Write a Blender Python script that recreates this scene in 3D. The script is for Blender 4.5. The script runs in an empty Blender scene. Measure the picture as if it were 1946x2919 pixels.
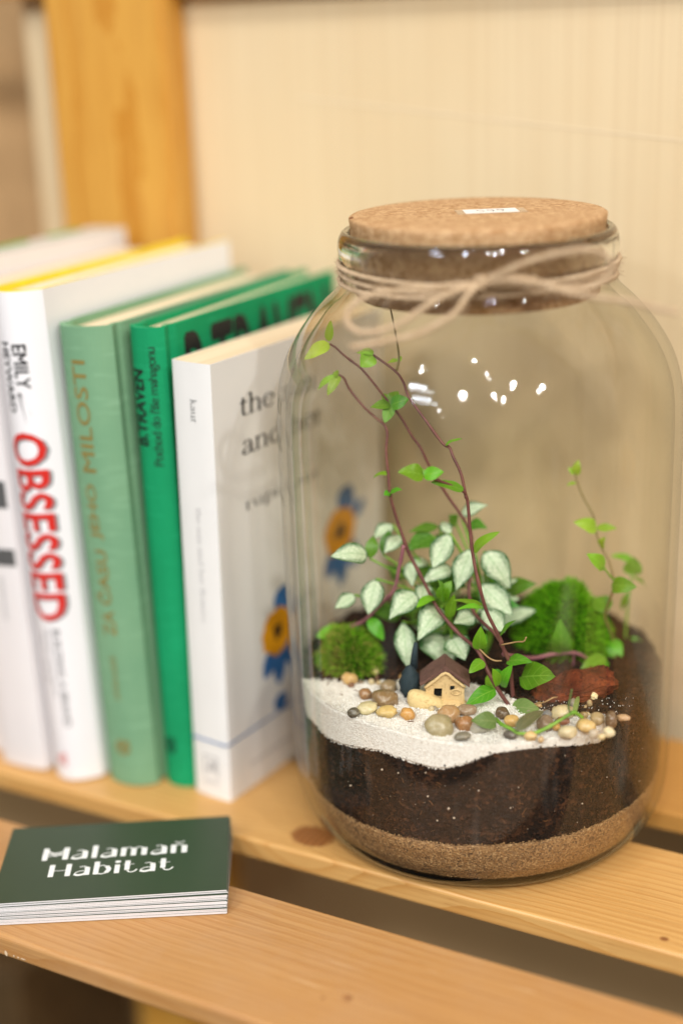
import bpy, bmesh, math, random
import numpy as np
from mathutils import Vector, Matrix, noise

scene = bpy.context.scene
col = scene.collection
random.seed(7)
rng = np.random.default_rng(7)

# ------------------------------------------------------------------ camera
cam_data = bpy.data.cameras.new('camera')
cam = bpy.data.objects.new('camera', cam_data)
col.objects.link(cam)
CR, CU, CF = Vector((0.8782, 0.4771, -0.0351)), Vector((-0.125, 0.2995, 0.9459)), Vector((-0.4617, 0.8262, -0.3227))
CAM = Vector((0.2219, -0.5110, 0.3252))
m = Matrix((CR, CU, -CF)).transposed().to_4x4()
m.translation = CAM
cam.matrix_world = m
cam_data.sensor_fit = 'VERTICAL'
cam_data.sensor_height = 36.0
cam_data.sensor_width = 24.0
cam_data.lens = 50.67
cam_data.clip_start = 0.01
cam_data.clip_end = 50
cam_data.dof.use_dof = True
cam_data.dof.focus_distance = 0.558
cam_data.dof.aperture_fstop = 1.9
cam_data.dof.aperture_blades = 0
scene.camera = cam

# ------------------------------------------------------------------ world: the soft bounce of a lit shop
world = bpy.data.worlds.new('World')
scene.world = world
world.use_nodes = True
wn = world.node_tree
bg = wn.nodes['Background']
tc = wn.nodes.new('ShaderNodeTexCoord')
sep = wn.nodes.new('ShaderNodeSeparateXYZ')
ramp = wn.nodes.new('ShaderNodeValToRGB')
mp = wn.nodes.new('ShaderNodeMapRange')
mp.inputs['From Min'].default_value = -1.0
mp.inputs['From Max'].default_value = 1.0
wn.links.new(tc.outputs['Generated'], sep.inputs[0])
wn.links.new(sep.outputs['Z'], mp.inputs['Value'])
wn.links.new(mp.outputs[0], ramp.inputs[0])
for _i, (_p, _c) in enumerate(((0.38, (0.11, 0.085, 0.06, 1)), (0.50, (0.45, 0.40, 0.33, 1)), (0.60, (0.80, 0.73, 0.62, 1)), (0.82, (1.0, 0.92, 0.80, 1)))):
    _e = ramp.color_ramp.elements[_i] if _i < 2 else ramp.color_ramp.elements.new(_p)
    _e.position = _p
    _e.color = _c
wn.links.new(ramp.outputs[0], bg.inputs['Color'])
bg.inputs['Strength'].default_value = 0.56

# ------------------------------------------------------------------ ceiling lamps of the shop, plus added fill and sparkle spots
def lamp(name, az, el, dist, size, power, color=(1, 0.985, 0.965), shape='DISK', size_y=None, target=(0, 0, 0.12)):
    l = bpy.data.lights.new(name, 'AREA')
    l.shape = shape
    l.size = size
    if size_y:
        l.size_y = size_y
    l.energy = power * 1.52
    l.color = color
    o = bpy.data.objects.new(name, l)
    a, e = math.radians(az), math.radians(el)
    d = Vector((math.cos(a) * math.cos(e), math.sin(a) * math.cos(e), math.sin(e)))
    o.location = Vector(target) + d * dist
    o.rotation_euler = (-d).to_track_quat('-Z', 'Y').to_euler()
    col.objects.link(o)
    l.cycles.is_caustics_light = CAUSTICS
    return o

CAUSTICS = False
lamp('ceiling_and_added_spot', -76, 37, 2.6, 0.18, 11)
lamp('ceiling_and_added_spot', -57, 36, 2.9, 0.10, 8)
lamp('ceiling_and_added_spot', -51, 32, 3.0, 0.10, 9)
lamp('ceiling_and_added_spot', -42, 44, 2.9, 0.10, 11)
lamp('ceiling_and_added_spot', -26, 38, 3.0, 0.10, 14)  # added fill from the right, brightens the paperback's front cover
lamp('ceiling_and_added_spot', -111, 52, 2.8, 0.12, 7)
lamp('ceiling_and_added_spot', -70, 60, 3.0, 0.06, 2)  # small added spot with no known source, for extra sparkles on the glass
lamp('ceiling_and_added_spot', -88, 22, 3.4, 0.06, 2)  # added low spot, another glint on the jar
lamp('ceiling_and_added_spot', -60, 52, 3.2, 0.06, 2)  # added high spot, scatters one more sparkle
lamp('ceiling_panel', -106, 40, 3.0, 0.55, 8, (0.80, 0.88, 1.0), 'RECTANGLE', 0.16)
lamp('ceiling_panel', -100, 30, 3.2, 0.60, 8, (0.80, 0.88, 1.0), 'RECTANGLE', 0.16)

scene.view_settings.view_transform = 'Standard'
scene.view_settings.look = 'None'
scene.view_settings.exposure = 0.02
scene.view_settings.gamma = 1.0
scene.view_settings.use_curve_mapping = False

scene.render.engine = 'CYCLES'
cy = scene.cycles
cy.use_denoising = True
try:
    cy.denoiser = 'OPENIMAGEDENOISE'
    cy.denoising_input_passes = 'RGB_ALBEDO_NORMAL'
    cy.denoising_prefilter = 'ACCURATE'
except Exception:
    pass
cy.max_bounces = 14
cy.diffuse_bounces = 3
cy.glossy_bounces = 4
cy.transmission_bounces = 16
cy.transparent_max_bounces = 12
cy.caustics_reflective = False
cy.caustics_refractive = True
cy.sample_clamp_indirect = 3.0
cy.sample_clamp_direct = 0.0
cy.blur_glossy = 0.2
cy.use_adaptive_sampling = True
cy.adaptive_threshold = 0.012
cy.adaptive_min_samples = 24

# ------------------------------------------------------------------ helpers
def lin(c):
    return tuple(((x / 255) / 12.92 if x / 255 <= 0.04045 else ((x / 255 + 0.055) / 1.055) ** 2.4) for x in c) + (1.0,)

def empty(name, loc=(0, 0, 0), rot=(0, 0, 0)):
    o = bpy.data.objects.new(name, None)
    o.empty_display_size = 0.01
    o.location = loc
    o.rotation_euler = rot
    col.objects.link(o)
    return o

def tag(o, label, cat, group=None):
    o['label'] = label
    o['category'] = cat
    if group:
        o['group'] = group
    return o

def make(name, verts, faces, mat, parent=None, smooth=False, uvs=None, mats=None, mat_idx=None, recv=True):
    me = bpy.data.meshes.new(name)
    me.from_pydata([tuple(v) for v in verts], [], faces)
    me.update()
    if uvs is not None:
        l = me.uv_layers.new(name='UVMap')
        li = np.empty(len(me.loops), dtype=np.int32)
        me.loops.foreach_get('vertex_index', li)
        l.data.foreach_set('uv', np.asarray(uvs, dtype=np.float32)[li].ravel())
    for mm in (mats or [mat]):
        me.materials.append(mm)
    if mat_idx is not None:
        me.polygons.foreach_set('material_index', mat_idx)
    if smooth:
        me.polygons.foreach_set('use_smooth', [True] * len(me.polygons))
    o = bpy.data.objects.new(name, me)
    col.objects.link(o)
    if parent is not None:
        o.parent = parent
    o.cycles.is_caustics_receiver = recv and CAUSTICS
    return o

def catmull(pts, n=6):
    P = [np.array(p, float) for p in pts]
    if len(P) < 3:
        return [P[0] + (P[-1] - P[0]) * i / n for i in range(n + 1)]
    P = [2 * P[0] - P[1]] + P + [2 * P[-1] - P[-2]]
    out = []
    for i in range(1, len(P) - 2):
        a, b, c, d = P[i - 1], P[i], P[i + 1], P[i + 2]
        for k in range(n):
            t = k / n
            out.append(0.5 * (2 * b + (c - a) * t + (2 * a - 5 * b + 4 * c - d) * t * t + (3 * b - 3 * c + d - a) * t ** 3))
    out.append(P[-2])
    return out

def frames(pts):
    T = []
    for i in range(len(pts)):
        a, b = pts[max(0, i - 1)], pts[min(len(pts) - 1, i + 1)]
        d = b - a
        T.append(d / (np.linalg.norm(d) + 1e-12))
    n = np.cross(T[0], [0.13, 0.31, 0.94])
    n /= np.linalg.norm(n)
    N = []
    for t in T:
        n = n - t * (n @ t)
        n /= np.linalg.norm(n) + 1e-12
        N.append(n.copy())
    return T, N

def tube(pts, rad, seg=8, cap=True):
    pts = [np.array(p, float) for p in pts]
    T, N = frames(pts)
    V, Fc = [], []
    for i, p in enumerate(pts):
        r = rad(i / (len(pts) - 1)) if callable(rad) else rad
        b = np.cross(T[i], N[i])
        for k in range(seg):
            a = 2 * math.pi * k / seg
            V.append(p + r * (math.cos(a) * N[i] + math.sin(a) * b))
    for i in range(len(pts) - 1):
        for k in range(seg):
            k2 = (k + 1) % seg
            Fc.append((i * seg + k, i * seg + k2, (i + 1) * seg + k2, (i + 1) * seg + k))
    if cap:
        Fc.append(tuple(range(seg - 1, -1, -1)))
        Fc.append(tuple(range((len(pts) - 1) * seg, len(pts) * seg)))
    return V, Fc

def merge(parts):
    V, Fc = [], []
    for v, f in parts:
        o = len(V)
        V += list(v)
        Fc += [tuple(i + o for i in q) for q in f]
    return V, Fc

def lathe(profile, seg=128, closed=False, wob=None):
    V, Fc = [], []
    n = len(profile)
    for i, (r, z) in enumerate(profile):
        for k in range(seg):
            a = 2 * math.pi * k / seg
            rr = r + (wob(i, a, z) if wob and r > 1e-5 else 0)
            V.append((rr * math.cos(a), rr * math.sin(a), z))
    for i in range(n - 1):
        for k in range(seg):
            k2 = (k + 1) % seg
            Fc.append((i * seg + k, i * seg + k2, (i + 1) * seg + k2, (i + 1) * seg + k))
    return V, Fc

def box_vf(x0, x1, y0, y1, z0, z1):
    V = [(x, y, z) for z in (z0, z1) for y in (y0, y1) for x in (x0, x1)]
    return V, [(0, 2, 3, 1), (4, 5, 7, 6), (0, 1, 5, 4), (2, 6, 7, 3), (0, 4, 6, 2), (1, 3, 7, 5)]

def bevel_box(x0, x1, y0, y1, z0, z1, b, seg=3):
    bm = bmesh.new()
    v, f = box_vf(x0, x1, y0, y1, z0, z1)
    bv = [bm.verts.new(q) for q in v]
    for q in f:
        bm.faces.new([bv[i] for i in q])
    bmesh.ops.bevel(bm, geom=list(bm.edges), offset=b, segments=seg, affect='EDGES', profile=0.5)
    bm.normal_update()
    bm.verts.index_update()
    V = [tuple(q.co) for q in bm.verts]
    Fc = [tuple(x.index for x in q.verts) for q in bm.faces]
    bm.free()
    return V, Fc

# ------------------------------------------------------------------ materials
class NT:
    def __init__(self, name):
        self.m = bpy.data.materials.new(name)
        self.m.use_nodes = True
        self.t = self.m.node_tree
        self.p = self.t.nodes['Principled BSDF']
        self.out = self.t.nodes['Material Output']
    def n(self, typ, **kw):
        x = self.t.nodes.new('ShaderNode' + typ)
        for k, v in kw.items():
            if k in x.inputs.keys():
                x.inputs[k].default_value = v
            else:
                setattr(x, k, v)
        return x
    def l(self, a, b):
        self.t.links.new(a, b)
    def coord(self, scale=(1, 1, 1), kind='Object', loc=(0, 0, 0)):
        c = self.n('TexCoord')
        mpn = self.n('Mapping')
        mpn.inputs['Scale'].default_value = scale
        mpn.inputs['Location'].default_value = loc
        self.l(c.outputs[kind], mpn.inputs[0])
        return mpn.outputs[0]
    def noise(self, vec, scale, detail=4, rough=0.55, dist=0.0):
        x = self.n('TexNoise')
        x.inputs['Scale'].default_value = scale
        x.inputs['Detail'].default_value = detail
        x.inputs['Roughness'].default_value = rough
        x.inputs['Distortion'].default_value = dist
        if vec is not None:
            self.l(vec, x.inputs['Vector'])
        return x.outputs['Fac']
    def ramp(self, fac, stops):
        r = self.n('ValToRGB')
        e = r.color_ramp.elements
        while len(e) < len(stops):
            e.new(0.5)
        for q, (p, c) in zip(e, stops):
            q.position = p
            q.color = c
        self.l(fac, r.inputs[0])
        return r.outputs[0]
    def mix(self, fac, a, b, blend='MIX'):
        x = self.n('Mix')
        x.data_type = 'RGBA'
        x.blend_type = blend
        for s, v in ((0, fac), (6, a), (7, b)):
            if hasattr(v, 'is_linked') or hasattr(v, 'links'):
                self.l(v, x.inputs[s])
            else:
                x.inputs[s].default_value = v
        return x.outputs[2]
    def math(self, op, a, b=0.0, c=None):
        x = self.n('Math')
        x.operation = op
        for i, v in enumerate((a, b, c)):
            if v is None:
                continue
            if hasattr(v, 'links'):
                self.l(v, x.inputs[i])
            else:
                x.inputs[i].default_value = v
        return x.outputs[0]
    def bump(self, h, strength=0.2, dist=0.001):
        b = self.n('Bump')
        b.inputs['Strength'].default_value = strength
        b.inputs['Distance'].default_value = dist
        self.l(h, b.inputs['Height'])
        self.l(b.outputs[0], self.p.inputs['Normal'])
    def set(self, color=None, rough=None, spec=None, **kw):
        if color is not None:
            if hasattr(color, 'links'):
                self.l(color, self.p.inputs['Base Color'])
            else:
                self.p.inputs['Base Color'].default_value = color
        if rough is not None:
            if hasattr(rough, 'links'):
                self.l(rough, self.p.inputs['Roughness'])
            else:
                self.p.inputs['Roughness'].default_value = rough
        if spec is not None:
            self.p.inputs['Specular IOR Level'].default_value = spec
        for k, v in kw.items():
            self.p.inputs[k].default_value = v
        return self.m

def plain(name, rgb, rough=0.6, spec=0.4, var=0.06, vscale=180, bump=0.0):
    t = NT(name)
    c = lin(rgb)
    f = t.noise(t.coord(), vscale, 4)
    dk = tuple(x * (1 - var * 2.2) for x in c[:3]) + (1,)
    lt = tuple(min(1, x * (1 + var)) for x in c[:3]) + (1,)
    t.set(t.ramp(f, [(0.25, dk), (0.75, lt)]), rough, spec)
    if bump:
        t.bump(t.noise(t.coord(), vscale * 6, 3), bump, 0.0003)
    return t.m

def wood(name, light, mid, dark, axis='X', pith=(0.012, -0.035), ring=300, knots=(), rough=0.38, seed=0.0, worn=0.0):
    """Pine: growth rings round a pith line, fine fibres along the grain, knots at given places."""
    t = NT(name)
    co = t.n('TexCoord').outputs['Object']
    s = t.n('SeparateXYZ')
    t.l(co, s.inputs[0])
    g, a, b = {'X': (0, 1, 2), 'Z': (2, 0, 1)}[axis]
    G, A, Bc = s.outputs[g], s.outputs[a], s.outputs[b]
    # slow wander of the pith along the grain
    cw = t.n('CombineXYZ')
    t.l(t.math('MULTIPLY', G, 5.0), cw.inputs[0])
    t.l(t.math('MULTIPLY_ADD', A, 16.0, seed), cw.inputs[1])
    t.l(t.math('MULTIPLY', Bc, 16.0), cw.inputs[2])
    w1 = t.math('MULTIPLY', t.math('SUBTRACT', t.noise(cw.outputs[0], 1.0, 2), 0.5), 0.022)
    da = t.math('SUBTRACT', t.math('ADD', A, w1), pith[0])
    db = t.math('SUBTRACT', Bc, pith[1])
    rad = t.math('SQRT', t.math('ADD', t.math('MULTIPLY', da, da), t.math('MULTIPLY', db, db)))
    kfac = None
    for (kg, ka, kr, kh) in knots:
        dx = t.math('MULTIPLY', t.math('SUBTRACT', G, kg), 0.8)
        dy = t.math('SUBTRACT', A, ka)
        d = t.math('SQRT', t.math('ADD', t.math('MULTIPLY', dx, dx), t.math('MULTIPLY', dy, dy)))
        bend = t.math('MULTIPLY', t.math('POWER', 2.718, t.math('MULTIPLY', t.math('MULTIPLY', d, d), -0.12 / (kr * kr))), kr * 1.1)
        rad = t.math('ADD', rad, bend)
        nz = t.math('MULTIPLY_ADD', t.noise(co, 260, 3), kr * 0.5, -kr * 0.25)
        edge = t.n('MapRange')
        edge.interpolation_type = 'SMOOTHSTEP'
        edge.inputs['From Min'].default_value = kr * 1.12
        edge.inputs['From Max'].default_value = kr * 0.8
        t.l(t.math('ADD', d, nz), edge.inputs['Value'])
        kk = t.math('MULTIPLY', edge.outputs[0], kh)
        kfac = kk if kfac is None else t.math('MAXIMUM', kfac, kk)
    # ring phase with a sharp late-wood edge
    ph = t.math('FRACT', t.math('MULTIPLY_ADD', rad, float(ring), t.math('MULTIPLY', t.noise(cw.outputs[0], 5.0, 3), 0.9)))
    late = t.math('POWER', ph, 3.0)
    cf = t.n('CombineXYZ')
    t.l(t.math('MULTIPLY', G, 14.0), cf.inputs[0])
    t.l(t.math('MULTIPLY_ADD', A, 900.0, seed), cf.inputs[1])
    t.l(t.math('MULTIPLY', Bc, 900.0), cf.inputs[2])
    fib = t.noise(cf.outputs[0], 1.0, 4, 0.6)
    cl = t.n('CombineXYZ')
    t.l(t.math('MULTIPLY', G, 7.0), cl.inputs[0])
    t.l(t.math('MULTIPLY_ADD', A, 40.0, seed + 3), cl.inputs[1])
    t.l(t.math('MULTIPLY', Bc, 40.0), cl.inputs[2])
    tone = t.noise(cl.outputs[0], 1.0, 3)
    c = t.mix(t.math('MULTIPLY', late, 0.9), lin(light), lin(mid))
    c = t.mix(t.ramp(tone, [(0.25, (0, 0, 0, 1)), (0.8, (0.5, 0.5, 0.5, 1))]), c, lin(mid))
    c = t.mix(t.ramp(fib, [(0.45, (0, 0, 0, 1)), (0.75, (0.5, 0.5, 0.5, 1))]), c, lin(dark))
    pore = t.noise(t.coord((90, 1500, 1500) if axis == 'X' else (1500, 1500, 90)), 1.0, 2, 0.5)
    c = t.mix(t.ramp(pore, [(0.66, (0, 0, 0, 1)), (0.74, (0.45, 0.45, 0.45, 1))]), c, lin(dark))
    if kfac is not None:
        kn = t.mix(t.ramp(t.math('FRACT', t.math('MULTIPLY', d, 420.0)), [(0.1, (0, 0, 0, 1)), (0.8, (1, 1, 1, 1))]), lin((112, 62, 26)), lin((158, 100, 52)))
        c = t.mix(kfac, c, kn)
    if worn:
        wr = t.ramp(t.noise(co, 26.0, 8, 0.72), [(0.45, (0, 0, 0, 1)), (0.75, (worn, worn, worn, 1))])
        c = t.mix(wr, c, lin((186, 150, 116)))
        for ang, sc_, th_ in ((0.5, 1.0, 0.72), (-0.9, 1.4, 0.74), (1.7, 0.8, 0.73)):
            mpn = t.n('Mapping')
            mpn.inputs['Rotation'].default_value = (0, 0, ang)
            mpn.inputs['Scale'].default_value = (26 * sc_, 420 * sc_, 1)
            t.l(co, mpn.inputs[0])
            sc2_ = t.noise(mpn.outputs[0], 1.0, 2, 0.5)
            c = t.mix(t.ramp(sc2_, [(th_, (0, 0, 0, 1)), (th_ + .03, (worn, worn, worn, 1))]), c, lin((226, 196, 158)))
    rg = t.ramp(fib, [(0.3, (rough - .06,) * 3 + (1,)), (0.8, (rough + .12,) * 3 + (1,))])
    t.set(c, rg, 0.45)
    t.bump(t.math('ADD', t.math('MULTIPLY', late, 0.5), fib), 0.10, 0.0004)
    return t.m

# ------------------------------------------------------------------ structure: wall panel, post, shelves
WALL_Y = 0.112
t = NT('pale_ply')
cs = t.coord((520, 1, 2))
lines = t.noise(cs, 1.0, 2)
soft = t.noise(t.coord((9, 1, 5)), 1.0, 3)
c = t.mix(t.ramp(lines, [(0.35, (0, 0, 0, 1)), (0.7, (0.28, 0.28, 0.28, 1))]), lin((218, 198, 162)), lin((196, 168, 128)))
c = t.mix(t.ramp(soft, [(0.35, (0, 0, 0, 1)), (0.7, (0.6, 0.6, 0.6, 1))]), c, lin((212, 185, 142)))
t.set(c, 0.62, 0.3)
t.bump(lines, 0.06, 0.0003)
M_WALL = t.m
t = NT('scratch_pale')
t.set(lin((232, 213, 180)), 0.6, 0.3)
M_SCRATCH = t.m
M_BACK = plain('lightened_back', (214, 184, 140), 0.7, 0.2, 0.08, 6)

o = make('wall', *box_vf(-0.306, 0.6, WALL_Y, WALL_Y + 0.012, -0.028, 0.75), M_WALL)
o['kind'] = 'structure'
o = make('rear_wall', *box_vf(-1.6, 0.8, 0.19, 0.21, -0.9, -0.0305), M_BACK)  # lower part of the rear wall, colour lightened so the plank gaps look lit
o['kind'] = 'structure'
o = make('rear_wall_upper', *box_vf(-1.6, 0.8, 0.19, 0.21, -0.03, 0.9), plain('shaded_back', (190, 154, 110), 0.7, 0.2, 0.1, 14))  # same rear wall above the shelf, recess shade put into its browner colour
o['kind'] = 'structure'
# long faint scuff line across the panel
p0, p1 = Vector((-0.1404, WALL_Y - 0.0003, 0.2906)), Vector((0.09, WALL_Y - 0.0003, 0.2670))
wall = bpy.data.objects['wall']
make('scuff_line', [(p0.x, p0.y, p0.z), (p1.x, p1.y, p1.z), (p1.x, p1.y, p1.z + 0.0006), (p0.x, p0.y, p0.z + 0.0008)], [(0, 1, 2, 3)], M_SCRATCH, wall)

M_POST = wood('pine_post', (216, 164, 76), (190, 126, 38), (156, 94, 24), 'Z', (-0.235, 0.055), 95, (), 0.4, 4.0)
post = make('wooden_post', *bevel_box(-0.2765, -0.2035, 0.092, WALL_Y - 0.0003, -0.6, 0.75, 0.0025), M_POST)
tag(post, 'upright honey coloured pine post behind the row of books', 'post')

PT = 0.0095
shelf = empty('slatted_shelf', (0, 0, 0))
tag(shelf, 'slatted pine shelf carrying the jar, books and business cards', 'shelf')
M_PL_M = wood('pine_middle', (214, 169, 104), (194, 140, 74), (160, 106, 50), 'X', (0.035, -0.045), 330,
              ((-0.0524, -0.0552, 0.0080, 0.92), (0.1002, -0.0614, 0.0014, 0.9)), 0.36, 0.0)
M_PL_F = wood('pine_front', (194, 147, 93), (177, 125, 70), (146, 95, 48), 'X', (-0.052, -0.050), 300,
              ((0.0111, -0.1425, 0.0017, 0.8), (0.0035, -0.1462, 0.0007, 0.8), (-0.215, -0.152, 0.004, 0.9)), 0.42, 7.0, 0.35)
M_PL_B = wood('pine_back', (206, 154, 82), (186, 128, 58), (154, 98, 40), 'X', (0.13, -0.04), 300, (), 0.38, 13.0)
make('plank', *bevel_box(-0.62, 0.5, -0.1676, -0.1005, -PT, 0, 0.0016), M_PL_F, shelf)
make('plank', *bevel_box(-0.62, 0.5, -0.0685, -0.0020, -PT, 0, 0.0014), M_PL_M, shelf)
make('plank', *bevel_box(-0.62, 0.5, 0.0260, 0.0925, -PT, 0, 0.0014), M_PL_B, shelf)
# cross batten that the planks are nailed to, out at the sides
for bx in (-0.56, 0.44):
    make('batten', *bevel_box(bx - 0.02, bx + 0.02, -0.16, 0.09, -PT - 0.0203, -PT - 0.0003, 0.0015), M_PL_B, shelf)
# chips of bare wood on the lower arris of the front plank
chips = []
for (cx, w_, h_) in ((-0.1235, 0.0022, 0.0034), (-0.1195, 0.001, 0.0014), (-0.1175, 0.0014, 0.001), (-0.1150, 0.003, 0.0008)):
    n_ = 7
    vs = [(cx + w_ * 0.5 * math.cos(a) * random.uniform(.6, 1), -0.16785, -0.0072 + h_ * 0.5 * math.sin(a) * random.uniform(.6, 1)) for a in [2 * math.pi * k / n_ for k in range(n_)]]
    chips.append((vs, [tuple(range(n_))]))
M_CHIP = plain('bare_chip', (224, 198, 164), 0.8)
make('bare_patch', *merge(chips), M_CHIP, shelf)

# dark box standing in the shade on a lower level, seen under the front plank
lowbox = make('storage_box', *bevel_box(-0.378, -0.318, 0.03, 0.14, -0.62, -0.215, 0.004), plain('dark_box', (92, 70, 42), 0.7, 0.3, 0.1, 40))
tag(lowbox, 'dark brown box in the shadow below the front shelf plank', 'box')
upper = empty('upper_shelf', (0, 0, 0.34))
tag(upper, 'underside of the dark pine shelf edge above the wall panel', 'shelf')
ob = make('plank', *bevel_box(-0.62, 0.5, 0.098, WALL_Y - 0.0003, 0.0025, 0.012, 0.001), M_PL_B, upper)

# ------------------------------------------------------------------ lettering
def text_vf(s, bold=0.0, shear=0.0, spacing=1.0):
    cu = bpy.data.curves.new('lettering', 'FONT')
    cu.body = s
    cu.size = 1.0
    cu.resolution_u = 3
    cu.shear = shear
    cu.space_character = spacing
    to = bpy.data.objects.new('lettering', cu)
    col.objects.link(to)
    dg = bpy.context.evaluated_depsgraph_get()
    me = bpy.data.meshes.new_from_object(to.evaluated_get(dg))
    bm = bmesh.new()
    bm.from_mesh(me)
    bmesh.ops.triangulate(bm, faces=bm.faces)
    for _ in range(4):
        long_ = [e for e in bm.edges if abs(e.verts[0].co.y - e.verts[1].co.y) > 0.12]
        if not long_:
            break
        bmesh.ops.subdivide_edges(bm, edges=long_, cuts=1)
        bmesh.ops.triangulate(bm, faces=bm.faces)
    bm.verts.index_update()
    V = [tuple(v.co) for v in bm.verts]
    Fc = [tuple(v.index for v in f.verts) for f in bm.faces]
    bm.free()
    bpy.data.objects.remove(to)
    bpy.data.curves.remove(cu)
    bpy.data.meshes.remove(me)
    xs = [v[0] for v in V]
    ys = [v[1] for v in V]
    x0, x1, y0, y1 = min(xs), max(xs), min(ys), max(ys)
    V = [((v[0] - x0) / (x1 - x0), (v[1] - y0) / (y1 - y0), 0.0) for v in V]
    return V, Fc, (x1 - x0) / (y1 - y0)

def stroke_vf(strokes, thick, thin, steps=6):
    """Pen strokes in glyph units: stems thick, bars and joins thin."""
    parts = []
    for k, st in enumerate(strokes):
        closed_w = None
        if isinstance(st, tuple):
            st, closed_w = st
        pts = [np.array((p[0], p[1], 0.0)) for p in st]
        P = catmull(pts, steps) if len(pts) > 2 else [pts[0] + (pts[1] - pts[0]) * i / 3 for i in range(4)]
        V, Fc = [], []
        for i, p in enumerate(P):
            d = P[min(i + 1, len(P) - 1)] - P[max(i - 1, 0)]
            d = d / (np.linalg.norm(d) + 1e-9)
            w = closed_w if closed_w else thin + (thick - thin) * abs(d[1]) ** 1.6
            nrm = np.array((-d[1], d[0], 0)) * w / 2
            e = np.array((0, 0, k * 0.004))
            V += [p + nrm + e, p - nrm + e]
        for i in range(len(P) - 1):
            Fc.append((2 * i, 2 * i + 1, 2 * i + 3, 2 * i + 2))
        parts.append((V, Fc))
    return merge(parts)

SERIF = {  # x-height 1, ascender 1.5
    't': (0.62, [[(.25, 1.32), (.25, .22), (.36, .02), (.55, .08)], ([(.02, .97), (.55, .97)], .09)]),
    'h': (1.08, [[(.22, 1.52), (.22, 0)], [(.22, .72), (.42, .97), (.66, .95), (.80, .72), (.80, 0)], ([(.02, .03), (.42, .03)], .07), ([(.60, .03), (1.0, .03)], .07), ([(.03, 1.47), (.22, 1.52)], .08)]),
    'e': (0.88, [[(.13, .58), (.76, .58), (.72, .82), (.47, .99), (.20, .85), (.09, .50), (.20, .14), (.48, .0), (.76, .2)]]),
    's': (0.74, [[(.60, .78), (.52, .96), (.28, .96), (.16, .76), (.30, .58), (.52, .44), (.60, .22), (.40, .02), (.16, .06), (.10, .26)]]),
    'u': (1.08, [[(.20, .97), (.20, .26), (.36, .02), (.62, .06), (.80, .28)], [(.80, .97), (.80, 0)], ([(.02, .95), (.22, .95)], .07), ([(.62, .95), (.82, .95)], .07), ([(.80, .03), (1.0, .03)], .07)]),
    'n': (1.08, [[(.22, .97), (.22, 0)], [(.22, .72), (.42, .97), (.66, .95), (.80, .72), (.80, 0)], ([(.02, .03), (.42, .03)], .07), ([(.60, .03), (1.0, .03)], .07), ([(.03, .93), (.22, .97)], .08)]),
    'a': (0.92, [[(.16, .76), (.26, .95), (.50, .97), (.66, .78), (.66, .18), (.76, .02), (.90, .08)], [(.66, .58), (.36, .50), (.12, .30), (.16, .06), (.38, .0), (.66, .22)]]),
    'd': (1.04, [[(.78, 1.52), (.78, .0)], [(.78, .78), (.56, .98), (.28, .92), (.10, .50), (.26, .06), (.56, .0), (.78, .24)], ([(.60, 1.48), (.78, 1.52)], .08), ([(.78, .03), (.98, .03)], .07)]),
    'r': (0.76, [[(.22, .97), (.22, 0)], [(.22, .66), (.40, .94), (.66, .92)], ([(.02, .03), (.46, .03)], .07), ([(.03, .93), (.22, .97)], .08)]),
    'p': (1.02, [[(.22, .97), (.22, -.5)], [(.22, .74), (.42, .98), (.72, .92), (.88, .50), (.72, .06), (.44, .0), (.22, .2)], ([(.02, -.47), (.46, -.47)], .07), ([(.03, .93), (.22, .97)], .08)]),
    'i': (0.50, [[(.25, .97), (.25, 0)], [(.25, 1.40), (.25, 1.27)], ([(.05, .03), (.47, .03)], .07), ([(.06, .93), (.25, .97)], .08)]),
    'k': (1.02, [[(.22, 1.52), (.22, 0)], [(.74, .96), (.24, .48)], [(.40, .62), (.86, .02)], ([(.02, .03), (.42, .03)], .07), ([(.66, .03), (1.0, .03)], .07)]),
    'f': (0.62, [[(.66, 1.42), (.46, 1.52), (.28, 1.30), (.28, 0)], ([(.05, .97), (.58, .97)], .08), ([(.08, .03), (.50, .03)], .07)]),
    'l': (0.50, [[(.25, 1.52), (.25, 0)], ([(.05, .03), (.47, .03)], .07), ([(.06, 1.47), (.25, 1.52)], .08)]),
    'o': (0.96, [[(.48, .98), (.16, .84), (.09, .5), (.18, .12), (.48, .0), (.78, .14), (.87, .5), (.78, .86), (.48, .98)]]),
    'w': (1.36, [[(.12, .97), (.40, .02)], [(.40, .02), (.68, .95)], [(.66, .95), (.94, .02)], [(.94, .02), (1.22, .96)]]),
    ' ': (0.5, []),
}
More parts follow.
